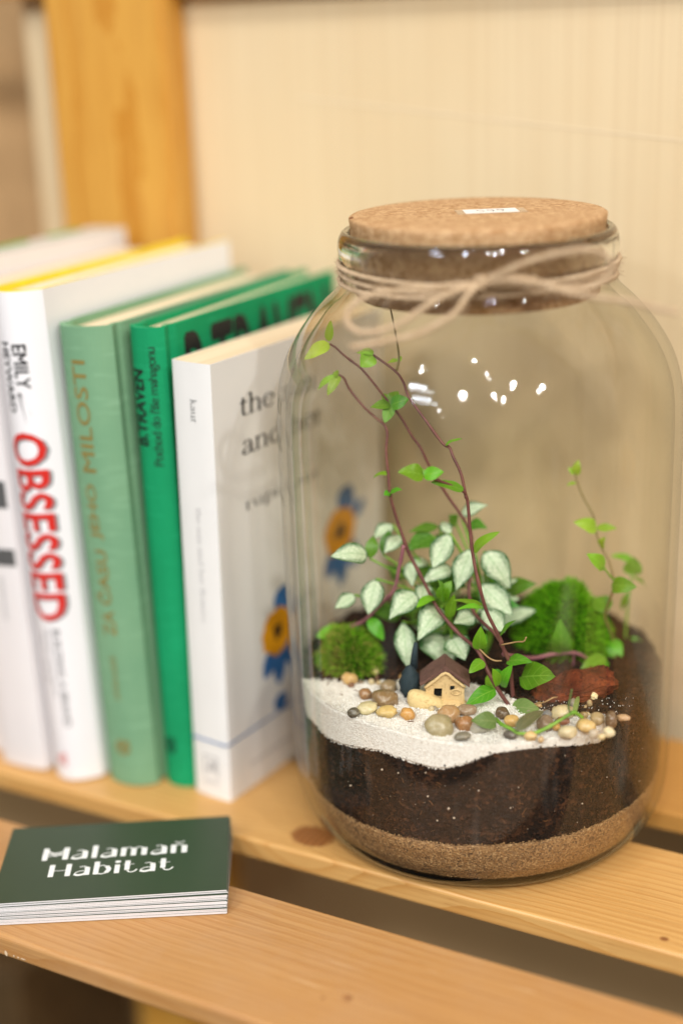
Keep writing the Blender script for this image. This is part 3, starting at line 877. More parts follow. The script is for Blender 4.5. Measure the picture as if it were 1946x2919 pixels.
# ------------------------------------------------------------------ measured positions inside the jar (metres)
STEMS = {'creep1': [(0.0302, -0.0538, 0.0718), (0.034, -0.0577, 0.0723), (0.038, -0.0588, 0.0719), (0.0419, -0.0592, 0.071), (0.0481, -0.0575, 0.0712), (0.0559, -0.057, 0.0731), (0.058, -0.053, 0.0748),
            (0.0606, -0.0493, 0.0765)],
 'creep2': [(0.0606, -0.0493, 0.0765), (0.0634, -0.0494, 0.0767), (0.0673, -0.05, 0.0754), (0.0712, -0.0499, 0.0736)],
 'creepup': [(0.0606, -0.0493, 0.0765), (0.0596, -0.0498, 0.0795), (0.0602, -0.0496, 0.0825), (0.0612, -0.0493, 0.0865)],
 'front': [(0.0267, -0.0276, 0.0672), (0.026, -0.0279, 0.0747), (0.0257, -0.0281, 0.0822), (0.0238, -0.0289, 0.0876), (0.0223, -0.0295, 0.0916), (0.0218, -0.0298, 0.0942), (0.0172, -0.0318, 0.1052),
           (0.0145, -0.0329, 0.1162), (0.0119, -0.0319, 0.1256), (0.01, -0.0305, 0.1343), (0.0082, -0.0291, 0.148), (0.0075, -0.0294, 0.1511), (0.0051, -0.0283, 0.1592), (0.0016, -0.0276, 0.1653),
           (-0.0005, -0.0264, 0.1685), (-0.0038, -0.0256, 0.1697), (-0.0103, -0.0263, 0.1781), (-0.0183, -0.0243, 0.1862), (-0.0226, -0.0207, 0.1913), (-0.0278, -0.0175, 0.1946), (-0.0376, -0.0163, 0.1998)],
 'frontspray': [(0.0074, -0.0295, 0.1515), (0.0071, -0.0307, 0.153), (0.0029, -0.0358, 0.1571), (-0.0016, -0.0411, 0.1603), (-0.0039, -0.0431, 0.1616)],
 'left': [(0.0283, -0.0335, 0.0668), (0.0272, -0.034, 0.0681), (0.0227, -0.0359, 0.0762), (0.0186, -0.0355, 0.0827), (0.0148, -0.0328, 0.0869), (0.0113, -0.0311, 0.0892), (0.0046, -0.0285, 0.0915),
          (-0.0015, -0.0279, 0.0965), (-0.0064, -0.0268, 0.101), (-0.01, -0.0262, 0.1065), (-0.0145, -0.0259, 0.1144), (-0.0189, -0.0257, 0.1218), (-0.0217, -0.0258, 0.1291), (-0.0249, -0.025, 0.1369),
          (-0.0272, -0.0249, 0.1451), (-0.0287, -0.0234, 0.1538), (-0.0302, -0.0218, 0.1626), (-0.0305, -0.0198, 0.1689), (-0.0319, -0.0193, 0.1723), (-0.0361, -0.0189, 0.1751), (-0.0409, -0.0199, 0.1795),
          (-0.0466, -0.0202, 0.1859), (-0.0485, -0.0211, 0.1905), (-0.0505, -0.0219, 0.1919)],
 'leftbranch': [(-0.021, -0.0266, 0.1256), (-0.0218, -0.0269, 0.1209), (-0.0234, -0.0265, 0.1152), (-0.0266, -0.0246, 0.1052), (-0.0321, -0.0248, 0.0985), (-0.04, -0.0261, 0.0896), (-0.0467, -0.0268, 0.0857),
                (-0.0529, -0.0273, 0.0817)],
 'middle': [(0.0221, -0.0296, 0.0925), (0.017, -0.0253, 0.0942), (0.0064, -0.019, 0.0978), (0.0011, -0.0126, 0.1039), (0.0003, -0.0086, 0.1123), (-0.0006, -0.0057, 0.1245), (-0.0024, -0.0054, 0.1294),
            (-0.0061, -0.0059, 0.1353), (-0.0106, -0.0068, 0.1417), (-0.0142, -0.0084, 0.1488), (-0.0176, -0.0098, 0.1555), (-0.0203, -0.011, 0.1621), (-0.0235, -0.0124, 0.1672), (-0.0267, -0.0138, 0.1738),
            (-0.0298, -0.0162, 0.1796), (-0.0334, -0.0178, 0.1847), (-0.0361, -0.019, 0.1888), (-0.0409, -0.0199, 0.1945), (-0.0454, -0.0197, 0.1973), (-0.0486, -0.0211, 0.2002), (-0.051, -0.0221, 0.2028),
            (-0.0533, -0.0232, 0.2046)],
 'right': [(0.0473, 0.0315, 0.064), (0.048, 0.0296, 0.0741), (0.0474, 0.026, 0.0811), (0.0466, 0.0235, 0.0875), (0.0486, 0.0222, 0.0945), (0.0504, 0.0219, 0.1), (0.0506, 0.022, 0.1038), (0.047, 0.0259, 0.1106),
           (0.0431, 0.0274, 0.1156), (0.0403, 0.0284, 0.1216), (0.0384, 0.0297, 0.1283), (0.0341, 0.0301, 0.135), (0.0311, 0.0299, 0.142), (0.0303, 0.0295, 0.146)],
 'rightback': [(0.0498, 0.0434, 0.0558), (0.0494, 0.0433, 0.0696), (0.0499, 0.0435, 0.0838), (0.0506, 0.0438, 0.0923), (0.0513, 0.0441, 0.0993)],
 'rightspray': [(0.0506, 0.022, 0.1041), (0.0493, 0.0182, 0.1083), (0.0479, 0.0154, 0.1121)],
 'root': [(0.0228, -0.0304, 0.0917), (0.0264, -0.0322, 0.0937), (0.0307, -0.0335, 0.0957), (0.0336, -0.0345, 0.0968), (0.0348, -0.035, 0.099)],
 'root2': [(0.0139, -0.0332, 0.0902), (0.0176, -0.0327, 0.0867), (0.0207, -0.0324, 0.0854), (0.0228, -0.0304, 0.0849)],
 'rootback': [(0.0484, 0.021, 0.0613), (0.0521, 0.0205, 0.0573), (0.0549, 0.0206, 0.0534), (0.0576, 0.0207, 0.0518)],
 'rootlet': [(0.0383, -0.0357, 0.0715), (0.045, -0.0415, 0.0765), (0.048, -0.0413, 0.0787), (0.0483, -0.0368, 0.0772)],
 'runner': [(0.0218, -0.0265, 0.0859), (0.0239, -0.0114, 0.0786), (0.0256, -0.002, 0.0747), (0.031, 0.0048, 0.0746), (0.0378, 0.0099, 0.0744), (0.0412, 0.0135, 0.0718), (0.0438, 0.0169, 0.0681)],
 'runnerdrop': [(0.0381, 0.01, 0.0743), (0.038, 0.01, 0.0706), (0.0377, 0.0098, 0.0646)],
 'top': [(-0.027, -0.0172, 0.1946), (-0.027, -0.015, 0.1986), (-0.0279, -0.0143, 0.2046), (-0.0304, -0.0132, 0.2149), (-0.0315, -0.0137, 0.2211)]}
VINE_LEAVES = [
    ('front', (-0.0376, -0.0163, 0.1998), (-0.0408, -0.021, 0.1959), 0.0066, 0.2),
    ('front', (-0.0376, -0.0163, 0.1998), (-0.0455, -0.0165, 0.2006), 0.0053, 0.9),
    ('front', (-0.0019, -0.027, 0.1694), (0.0046, -0.0263, 0.1727), 0.0024, 0.9),
    ('frontspray', (-0.0037, -0.043, 0.1618), (-0.0104, -0.0503, 0.1647), 0.0063, 0.25),
    ('frontspray', (-0.0037, -0.043, 0.1618), (0.0041, -0.0418, 0.1637), 0.0051, 0.3),
    ('frontspray', (0.0075, -0.0316, 0.1538), (-0.0019, -0.0401, 0.1587), 0.0038, 0.5),
    ('frontspray', (0.0075, -0.0316, 0.1538), (0.0004, -0.0325, 0.1572), 0.0026, 0.9),
    ('frontspray', (-0.0039, -0.0431, 0.1616), (-0.0055, -0.0416, 0.1645), 0.0021, 0.2),
    ('front', (0.0119, -0.0319, 0.1294), (0.0227, -0.0338, 0.14), 0.0041, 0.5),
    ('front', (0.0156, -0.0325, 0.1068), (0.0082, -0.04, 0.1082), 0.0025, 0.8),
    ('front', (0.0148, -0.0306, 0.107), (0.0027, -0.0315, 0.1079), 0.0027, 0.9),
    ('front', (0.0216, -0.0299, 0.0945), (0.0295, -0.033, 0.1046), 0.003, 0.7),
    ('middle', (-0.0533, -0.0232, 0.2046), (-0.0615, -0.0311, 0.1996), 0.0053, 0.3),
    ('middle', (-0.0537, -0.0233, 0.2055), (-0.0526, -0.0228, 0.214), 0.0031, 0.5),
    ('middle', (-0.0298, -0.0173, 0.1803), (-0.0364, -0.0223, 0.1802), 0.004, 0.4),
    ('middle', (-0.0298, -0.0173, 0.1803), (-0.0305, -0.022, 0.1743), 0.0044, 0.3),
    ('middle', (-0.0298, -0.0173, 0.1803), (-0.0225, -0.0163, 0.1832), 0.0058, 0.3),
    ('middle', (-0.0302, -0.0175, 0.1803), (-0.029, -0.0126, 0.1852), 0.0049, 0.2),
    ('middle', (-0.0298, -0.0173, 0.1803), (-0.0349, -0.0152, 0.1844), 0.0035, 0.5),
    ('left', (-0.0501, -0.0218, 0.1919), (-0.0529, -0.0273, 0.1847), 0.0038, 0.6),
    ('left', (-0.0501, -0.0218, 0.1919), (-0.0604, -0.023, 0.1853), 0.0027, 0.5),
    ('left', (-0.0505, -0.0219, 0.1919), (-0.0525, -0.0228, 0.1928), 0.0031, 0.5),
    ('left', (-0.0274, -0.025, 0.1465), (-0.0287, -0.0277, 0.1462), 0.0027, 0.6),
    ('left', (-0.0276, -0.0251, 0.1463), (-0.0211, -0.0266, 0.149), 0.0031, 0.6),
    ('left', (-0.0283, -0.0232, 0.1538), (-0.0354, -0.0241, 0.1518), 0.0022, 0.8),
    ('left', (-0.008, -0.0264, 0.105), (-0.0105, -0.0372, 0.1049), 0.004, 0.7),
    ('left', (-0.0055, -0.0242, 0.1036), (-0.0026, -0.0338, 0.1163), 0.0049, 0.5),
    ('left', (-0.006, -0.0244, 0.1031), (-0.0022, -0.0227, 0.1118), 0.0058, 0.5),
    ('left', (-0.0032, -0.0232, 0.0958), (-0.0002, -0.0241, 0.1069), 0.0041, 0.4),
    ('leftbranch', (-0.0529, -0.0273, 0.0817), (-0.0587, -0.0342, 0.0825), 0.0066, 0.3),
    ('leftbranch', (-0.0529, -0.0273, 0.0817), (-0.0578, -0.0251, 0.0846), 0.0052, 0.4),
    ('leftbranch', (-0.0383, -0.0254, 0.0906), (-0.0311, -0.0266, 0.0823), 0.0051, 0.3),
    ('leftbranch', (-0.0467, -0.0268, 0.0857), (-0.0427, -0.0294, 0.0829), 0.0056, 0.4),
    ('leftbranch', (-0.0525, -0.0272, 0.0812), (-0.0483, -0.0341, 0.0787), 0.008, 0.2),
    ('left', (0.0144, -0.033, 0.0892), (0.0166, -0.0364, 0.1005), 0.0051, 0.2),
    ('left', (0.0139, -0.031, 0.0886), (0.0145, -0.0264, 0.0935), 0.0036, 0.5),
    ('left', (0.0175, -0.036, 0.0861), (0.0148, -0.0437, 0.084), 0.0045, 0.3),
    ('front', (0.0229, -0.0293, 0.0774), (0.0198, -0.0306, 0.0808), 0.0025, 0.9),
    ('left', (0.0235, -0.0356, 0.0766), (0.0239, -0.0419, 0.0864), 0.004, 0.4),
    ('front', (0.0224, -0.0295, 0.0733), (0.028, -0.0336, 0.0854), 0.0047, 0.3),
    ('left', (0.0224, -0.0361, 0.0749), (0.0152, -0.0479, 0.072), 0.0061, 0.3),
    ('left', (0.0214, -0.0343, 0.0732), (0.0162, -0.03, 0.0771), 0.0043, 0.5),
    ('left', (0.0287, -0.0344, 0.0679), (0.0417, -0.0386, 0.0712), 0.0068, 0.15),
    ('front', (0.0243, -0.0287, 0.0842), (0.0359, -0.0324, 0.088), 0.0046, 0.4),
    ('front', (0.0284, -0.0247, 0.0765), (0.0447, -0.0308, 0.083), 0.0102, 0.1),
    ('creep1', (0.032, -0.0573, 0.0728), (0.025, -0.0648, 0.0752), 0.0065, 0.2),
    ('creep1', (0.0426, -0.0633, 0.073), (0.0462, -0.0454, 0.0752), 0.0046, 0.35),
    ('creepup', (0.0575, -0.0438, 0.074), (0.0543, -0.029, 0.0761), 0.0018, 0.4),
    ('runner', (0.0342, 0.0061, 0.0753), (0.0358, 0.0003, 0.092), 0.0079, 0.05),
    ('runner', (0.0496, 0.0172, 0.0711), (0.0423, 0.0053, 0.0672), 0.007, 0.3),
    ('runner', (0.0482, 0.0166, 0.0704), (0.0504, 0.0066, 0.0668), 0.0057, 0.6),
    ('right', (0.0305, 0.0296, 0.1447), (0.0315, 0.03, 0.1513), 0.0035, 0.5),
    ('right', (0.0302, 0.0295, 0.1453), (0.0278, 0.0284, 0.148), 0.0025, 0.5),
    ('right', (0.0309, 0.0298, 0.1413), (0.028, 0.0264, 0.141), 0.0016, 0.7),
    ('right', (0.0403, 0.0284, 0.1229), (0.0339, 0.0202, 0.1281), 0.0057, 0.25),
    ('right', (0.0403, 0.0284, 0.1233), (0.0486, 0.0298, 0.124), 0.0035, 0.6),
    ('right', (0.0428, 0.0273, 0.1159), (0.0454, 0.0241, 0.1214), 0.0035, 0.3),
    ('rightspray', (0.0482, 0.0155, 0.1118), (0.0438, 0.0081, 0.1193), 0.0059, 0.2),
    ('rightspray', (0.0485, 0.0156, 0.1108), (0.0453, 0.0164, 0.1117), 0.0025, 0.6),
    ('right', (0.0497, 0.0216, 0.1017), (0.0611, 0.0178, 0.1046), 0.0066, 0.15),
    ('rightback', (0.0513, 0.0441, 0.0986), (0.0517, 0.0442, 0.1069), 0.0072, 0.2),
    ('rightback', (0.0508, 0.0461, 0.1041), (0.0425, 0.0425, 0.1069), 0.0036, 0.6),
    ('rightback', (0.0513, 0.0441, 0.0979), (0.0574, 0.0467, 0.093), 0.002, 0.8),
    ('rightback', (0.0503, 0.0437, 0.0909), (0.0473, 0.0423, 0.0824), 0.0026, 0.5),
    ('right', (0.0478, 0.024, 0.0896), (0.0403, 0.0284, 0.0929), 0.0076, 0.3),
    ('right', (0.048, 0.0296, 0.0741), (0.0504, 0.0241, 0.067), 0.0045, 0.4),
    ('right', (0.0483, 0.0297, 0.0738), (0.0538, 0.0256, 0.0691), 0.0045, 0.5),
    ('rightback', (0.0498, 0.0434, 0.066), (0.0579, 0.0469, 0.0664), 0.006, 0.4),
    ('rightback', (0.0498, 0.0434, 0.0558), (0.0475, 0.0359, 0.0549), 0.005, 0.3),
    ('rightback', (0.0498, 0.0434, 0.0558), (0.0529, 0.036, 0.0545), 0.004, 0.3),
    ('top', (-0.0317, -0.0137, 0.2209), (-0.0356, -0.0176, 0.2198), 0.0037, 0.4),
    ('top', (-0.027, -0.015, 0.1981), (-0.0308, -0.0177, 0.1975), 0.0022, 0.8),
    ('top', (-0.0272, -0.0151, 0.1977), (-0.0266, -0.0137, 0.1997), 0.0018, 0.6),
]
NERVE_LEAVES = [
    ((-0.0361, -0.0288, 0.1199), (-0.0457, -0.0416, 0.1229), 0.0086, 0.25, 0),
    ((-0.0332, -0.0275, 0.1096), (-0.033, -0.0361, 0.0972), 0.0082, 0.15, 0),
    ((-0.0414, -0.0311, 0.1025), (-0.0462, -0.0397, 0.0991), 0.0055, 0.3, 0),
    ((-0.0174, -0.0228, 0.1043), (-0.0233, -0.0363, 0.0972), 0.0091, 0.2, 0),
    ((-0.0229, -0.0252, 0.0915), (-0.0158, -0.0352, 0.076), 0.0076, 0.1, 0),
    ((-0.0085, -0.019, 0.0977), (-0.0112, -0.0354, 0.0902), 0.0098, 0.15, 0),
    ((-0.01, -0.013, 0.0832), (-0.0027, -0.0274, 0.0759), 0.0171, 0.0, 0),
    ((-0.0089, -0.0082, 0.1263), (-0.0123, -0.0184, 0.1142), 0.0082, 0.2, 0),
    ((-0.0004, -0.0067, 0.1204), (-0.002, -0.0183, 0.1061), 0.0082, 0.2, 0),
    ((0.0036, -0.0028, 0.1185), (0.0158, -0.004, 0.1047), 0.01, 0.25, 0),
    ((0.0042, -0.0091, 0.1064), (0.0187, -0.0093, 0.0955), 0.0094, 0.2, 0),
    ((0.0076, -0.0141, 0.0981), (0.0189, -0.018, 0.0912), 0.0087, 0.2, 0),
    ((-0.0073, -0.0097, 0.1117), (-0.0152, -0.0219, 0.1092), 0.0069, 0.3, 0),
    ((-0.0243, -0.0149, 0.1139), (-0.0199, -0.0217, 0.1062), 0.0055, 0.3, 0),
    ((-0.0291, -0.0126, 0.1237), (-0.0319, -0.0226, 0.1196), 0.006, 0.3, 0),
    ((-0.0349, -0.0086, 0.1267), (-0.0395, -0.0171, 0.1227), 0.006, 0.3, 0),
    ((-0.0166, -0.0159, 0.1056), (-0.0138, -0.0278, 0.1012), 0.0064, 0.2, 0),
    ((0.0056, -0.0172, 0.0963), (0.001, -0.0279, 0.0963), 0.0068, 0.3, 0),
    ((-0.0106, 0.0063, 0.1292), (0.0011, 0.007, 0.1352), 0.0057, 0.4, 0),
    ((-0.0206, -0.0046, 0.1103), (-0.0248, -0.0151, 0.1119), 0.0056, 0.5, 0),
    ((-0.0022, -0.0227, 0.087), (0.007, -0.0297, 0.0821), 0.0093, 0.2, 0),
    ((-0.0372, -0.0249, 0.1169), (-0.0375, -0.0207, 0.1256), 0.0046, 0.2, 1),
    ((-0.0344, -0.0193, 0.1173), (-0.0334, -0.0145, 0.1266), 0.0041, 0.3, 1),
    ((-0.017, -0.0008, 0.1259), (-0.0259, -0.0112, 0.1256), 0.0042, 0.5, 1),
    ((-0.0175, -0.0054, 0.1229), (-0.0249, -0.0152, 0.1193), 0.0078, 0.4, 1),
    ((-0.0161, -0.0005, 0.1278), (-0.0103, -0.0045, 0.1236), 0.0042, 0.4, 0),
    ((-0.0075, 0.0055, 0.1259), (0.0016, 0.005, 0.1259), 0.0051, 0.5, 1),
    ((-0.0124, 0.0055, 0.1252), (-0.0145, 0.0024, 0.1299), 0.0051, 0.4, 1),
    ((-0.0209, 0.0018, 0.12), (-0.0129, 0.0009, 0.1145), 0.007, 0.4, 1),
    ((-0.0315, -0.0071, 0.102), (-0.0365, -0.0115, 0.1093), 0.0056, 0.4, 1),
    ((-0.0084, -0.008, 0.1035), (-0.0097, -0.0151, 0.102), 0.0055, 0.4, 1),
    ((-0.0345, -0.0041, 0.085), (-0.0422, -0.014, 0.0881), 0.0067, 0.3, 1),
    ((-0.001, 0.0126, 0.0941), (0.0068, 0.0139, 0.1019), 0.0097, 0.4, 1),
    ((0.0015, 0.0116, 0.0844), (-0.0003, 0.0108, 0.0914), 0.0104, 0.4, 1),
    ((-0.0292, 0.0004, 0.1093), (-0.0233, 0.0008, 0.0999), 0.0071, 0.4, 1),
]
PEBBLES = [
    ((0.0122, -0.0665, 0.0709), 0.0053, 0.0044, (158, 146, 112), 'largest olive grey translucent pebble on the white sand before the house'),
    ((0.0114, -0.0556, 0.0707), 0.0045, 0.0033, (168, 132, 92), 'light brown pebble between the house and the largest pebble'),
    ((0.0197, -0.0588, 0.0702), 0.0037, 0.0028, (150, 104, 62), 'orange brown pebble right of the largest pebble'),
    ((0.0158, -0.0485, 0.0704), 0.0038, 0.002, (140, 118, 96), 'flat taupe pebble at the right corner of the house'),
    ((0.0256, -0.0594, 0.07), 0.0033, 0.0022, (176, 172, 160), 'pale grey pebble under the mottled leaf'),
    ((0.0232, -0.0691, 0.0704), 0.0031, 0.0013, (120, 116, 104), 'thin flat dark grey stone half sunk in the white sand'),
    ((0.0385, -0.0592, 0.0699), 0.0027, 0.0017, (78, 74, 72), 'dark charcoal pebble at the edge of the white sand'),
    ((0.0348, -0.0493, 0.0698), 0.0028, 0.0021, (196, 160, 96), 'yellow tan pebble above the charcoal pebble'),
    ((0.0459, -0.0579, 0.0701), 0.0026, 0.0018, (214, 184, 128), 'cream yellow pebble right of the charcoal pebble'),
    ((0.0504, -0.0594, 0.0703), 0.0012, 0.0012, (190, 158, 112), 'tiny tan pebble beside the cream yellow pebble'),
    ((0.0474, -0.0472, 0.0703), 0.003, 0.0031, (112, 92, 72), 'rough brown grey pebble behind the purple leaf'),
    ((0.0505, -0.036, 0.0708), 0.0045, 0.0027, (206, 192, 150), 'long cream pebble standing against the bark'),
    ((0.0453, -0.0395, 0.0704), 0.0017, 0.0017, (104, 108, 112), 'small slate blue pebble left of the long cream pebble'),
    ((0.0522, -0.048, 0.0705), 0.0015, 0.0015, (196, 150, 70), 'small amber pebble over the creeping stem'),
    ((0.0578, -0.0505, 0.0708), 0.0033, 0.0024, (206, 190, 150), 'cream pebble under the green creeping stem'),
    ((0.062, -0.0437, 0.0713), 0.0037, 0.0022, (204, 172, 112), 'honey coloured pebble crossed by the green stem'),
    ((0.0644, -0.0371, 0.0716), 0.0025, 0.0023, (172, 150, 112), 'round beige grey pebble behind the honey coloured one'),
    ((0.0699, -0.0375, 0.0719), 0.0021, 0.0036, (104, 78, 52), 'upright brown pebble at the right of the pebble bed'),
    ((0.0671, -0.0489, 0.0714), 0.0018, 0.0018, (176, 160, 136), 'small grey beige pebble at the end of the white sand'),
    ((0.0721, -0.0459, 0.0717), 0.002, 0.0018, (204, 188, 148), 'angular off white pebble at the far right of the pebble bed'),
    ((0.0706, -0.0502, 0.0715), 0.0013, 0.001, (202, 180, 130), 'tiny cream pebble below the angular off white one'),
    ((0.0734, -0.0332, 0.0721), 0.0024, 0.0012, (176, 140, 100), 'flat tan chip lying on the dark soil'),
    ((0.0531, -0.0427, 0.0707), 0.0024, 0.0016, (140, 78, 50), 'rust red pebble below the long cream pebble'),
    ((0.0588, -0.0357, 0.0713), 0.0015, 0.0013, (150, 126, 86), 'small khaki pebble left of the round beige one'),
    ((0.057, -0.019, 0.0713), 0.0014, 0.0016, (226, 206, 160), 'white chip caught on the bark'),
    ((0.0575, -0.0258, 0.0713), 0.0009, 0.0013, (170, 150, 112), 'little beige chip below the white chip on the bark'),
    ((0.0291, -0.0448, 0.07), 0.0026, 0.0022, (84, 66, 48), 'dark brown pebble in the shade of the vine leaves'),
    ((-0.0024, -0.0635, 0.0717), 0.0027, 0.0025, (196, 146, 78), 'orange pebble alone on the sand left of the house'),
    ((-0.0103, -0.0661, 0.072), 0.0037, 0.0023, (204, 176, 112), 'knobbly yellow pebble at the left of the orange pebble'),
    ((-0.0184, -0.0662, 0.0721), 0.0039, 0.002, (206, 194, 152), 'flat cream pebble left of the knobbly yellow one'),
    ((-0.0214, -0.072, 0.0721), 0.0023, 0.0019, (84, 80, 70), 'leftmost small dark grey pebble on the white sand'),
    ((-0.0162, -0.0558, 0.0717), 0.0051, 0.0035, (128, 102, 68), 'broad brown pebble behind the cream pebbles'),
    ((-0.0207, -0.044, 0.071), 0.0035, 0.0024, (136, 116, 86), 'mid brown pebble resting atop the broad brown one'),
    ((-0.0253, -0.0546, 0.0715), 0.0024, 0.0025, (142, 104, 68), 'reddish brown pebble beside the left moss'),
    ((-0.0153, -0.0405, 0.071), 0.0034, 0.0026, (196, 194, 186), 'light grey stone behind the house tree'),
    ((-0.0384, -0.0433, 0.0707), 0.0032, 0.0024, (196, 160, 104), 'pale tan chip of dry moss on the left moss clump'),
    ((-0.0331, -0.0316, 0.0702), 0.0021, 0.0015, (190, 176, 116), 'small straw coloured chip on the left moss'),
]
TWINE = {'end_left': [(0.024, -0.0517, 0.2372), (0.0217, -0.0582, 0.2341), (0.0198, -0.0644, 0.2292), (0.0149, -0.0698, 0.2257), (0.0096, -0.0743, 0.2228), (0.0028, -0.0795, 0.2217), (-0.004, -0.0846, 0.2205),
              (-0.0086, -0.0877, 0.22)],
 'end_right': [(0.0243, -0.0516, 0.2373), (0.0332, -0.051, 0.239), (0.0443, -0.0495, 0.238), (0.0552, -0.048, 0.235), (0.066, -0.0466, 0.2337), (0.0766, -0.0452, 0.2326), (0.0854, -0.0436, 0.2306),
               (0.0907, -0.0424, 0.2294)],
 'loop_left': [(0.0232, -0.051, 0.2372), (0.0139, -0.0594, 0.2371), (0.0031, -0.0662, 0.2366), (-0.0078, -0.071, 0.2351), (-0.0136, -0.0746, 0.2324), (-0.0155, -0.0776, 0.2282), (-0.0127, -0.0796, 0.2249),
               (-0.0075, -0.0796, 0.2234), (-0.0008, -0.0778, 0.2246), (0.0049, -0.0742, 0.2271), (0.0106, -0.0684, 0.2315), (0.0163, -0.0605, 0.235), (0.0232, -0.0521, 0.2369)],
 'loop_right': [(0.0232, -0.051, 0.2372), (0.0317, -0.0517, 0.2415), (0.0397, -0.0515, 0.2452), (0.0502, -0.0491, 0.2482), (0.0595, -0.0461, 0.2496), (0.0648, -0.0416, 0.2473), (0.0664, -0.0388, 0.2432),
                (0.0647, -0.0395, 0.2391), (0.0595, -0.0429, 0.2364), (0.0515, -0.0452, 0.236), (0.042, -0.0483, 0.2385), (0.0328, -0.0501, 0.2396), (0.0236, -0.0508, 0.2372)]}

# ------------------------------------------------------------------ jar
RI = 0.0757
def refine(pr, n=5):
    return [(max(0.0, float(p[0])), float(p[1])) for p in catmull([(a, b, 0) for a, b in pr], n)]
outer = refine([(0.0, 0.0009), (0.030, 0.0009), (0.054, 0.0006), (0.0615, 0.0002), (0.0665, 0.0010), (0.0710, 0.0042), (0.0750, 0.0098), (0.0778, 0.0175), (0.0792, 0.030),
                (0.0796, 0.060), (0.0797, 0.110), (0.0798, 0.160), (0.0795, 0.178), (0.0784, 0.1895), (0.0756, 0.1992), (0.0716, 0.2070), (0.0663, 0.2145), (0.0606, 0.2208),
                (0.0560, 0.2250), (0.0528, 0.2284), (0.0516, 0.2316), (0.0515, 0.2348), (0.0522, 0.2372), (0.0532, 0.2396), (0.0535, 0.2424), (0.0531, 0.2456), (0.0520, 0.2480), (0.0505, 0.2490), (0.0493, 0.2480)], 4)
inner = refine([(0.0488, 0.2440), (0.0484, 0.2380), (0.0480, 0.2325), (0.0490, 0.2275), (0.0535, 0.2220), (0.0583, 0.2180), (0.0638, 0.2112), (0.0690, 0.2036), (0.0725, 0.1965),
                (0.0752, 0.1875), (0.0762, 0.1770), (0.0765, 0.160), (0.0764, 0.110), (0.0763, 0.060), (0.0762, 0.032), (0.0752, 0.0195), (0.0730, 0.0118), (0.0698, 0.0062), (0.0655, 0.0036),
                (0.055, 0.0027), (0.025, 0.0027), (0.0, 0.0027)], 4)
no_ = len(outer)
def wob(i, a, z):
    f = 0.6 if i < no_ else 1.0
    s_ = noise.noise(Vector((math.cos(a) * 3.2, math.sin(a) * 3.2, z * 6 + (0 if i < no_ else 40))))
    q_ = noise.noise(Vector((math.cos(a) * 9.0, math.sin(a) * 9.0, z * 9 + (7 if i < no_ else 70))))
    e = min(1.0, max(0.0, (z - 0.012) / 0.03))
    return f * e * (0.00028 * s_ + 0.00013 * q_)
V, Fc = lathe(outer + inner, 160, wob=wob)
bm = bmesh.new()
bvs = [bm.verts.new(v) for v in V]
for f in Fc:
    try:
        bm.faces.new([bvs[i] for i in f])
    except ValueError:
        pass
bmesh.ops.remove_doubles(bm, verts=bm.verts, dist=1e-6)
bmesh.ops.dissolve_degenerate(bm, edges=bm.edges, dist=1e-7)
bmesh.ops.recalc_face_normals(bm, faces=bm.faces)
jm = bpy.data.meshes.new('glass_jar')
bm.to_mesh(jm)
bm.free()
jm.polygons.foreach_set('use_smooth', [True] * len(jm.polygons))
t = NT('clear_glass')
t.t.nodes.remove(t.p)
g = t.n('BsdfGlass')
g.inputs['Color'].default_value = (0.992, 0.998, 0.992, 1)
g.inputs['IOR'].default_value = 1.47
g.inputs['Roughness'].default_value = 0.0
t.l(g.outputs[0], t.out.inputs[0])
jm.materials.append(t.m)
# the even wall of the moulded jar: too thin to bend light, so it only tints and mirrors by angle;
# the thick rim and base are solid glass
def thin_glass(name, smeared, f0):
    t = NT(name)
    t.t.nodes.remove(t.p)
    lw = t.n('LayerWeight')
    lw.inputs['Blend'].default_value = 0.5
    f5 = t.math('MULTIPLY_ADD', t.math('POWER', lw.outputs['Facing'], 5.0), 1 - f0, f0)
    tr = t.n('BsdfTransparent')
    # a slanting ray crosses more glass, so it is tinted more
    t.l(t.mix(t.math('POWER', lw.outputs['Facing'], 3.0), (0.994, 0.988, 0.966, 1), (0.88, 0.87, 0.79, 1)), tr.inputs['Color'])
    gl_ = t.n('BsdfGlossy')
    gl_.inputs['Roughness'].default_value = 0.04
    mx = t.n('MixShader')
    t.l(f5, mx.inputs[0])
    t.l(tr.outputs[0], mx.inputs[1])
    t.l(gl_.outputs[0], mx.inputs[2])
    last = mx.outputs[0]
    if smeared:
        sm = t.math('MULTIPLY', t.ramp(t.noise(t.coord((1, 1, .18)), 80, 2, 0.7), [(0.58, (0, 0, 0, 1)), (0.82, (1, 1, 1, 1))]), 0.055)
        df = t.n('BsdfDiffuse')
        df.inputs['Color'].default_value = (0.75, 0.73, 0.68, 1)
        m2 = t.n('MixShader')
        t.l(sm, m2.inputs[0])
        t.l(last, m2.inputs[1])
        t.l(df.outputs[0], m2.inputs[2])
        last = m2.outputs[0]
    t.l(last, t.out.inputs[0])
    return t.m
jm.materials.append(thin_glass('thin_glass_wall', True, 0.04))
jm.materials.append(thin_glass('thin_glass_inside', False, 0.012))
for p_ in jm.polygons:
    c_ = p_.center
    if 0.0030 < c_.z < 0.2375:
        p_.material_index = 1 if (p_.normal.x * c_.x + p_.normal.y * c_.y) > 0 else 2
jar = bpy.data.objects.new('glass_jar', jm)
col.objects.link(jar)
jar.location = (0, 0, 0.0003)
jar.cycles.is_caustics_caster = CAUSTICS
tag(jar, 'large clear glass jar holding the planted terrarium', 'jar')

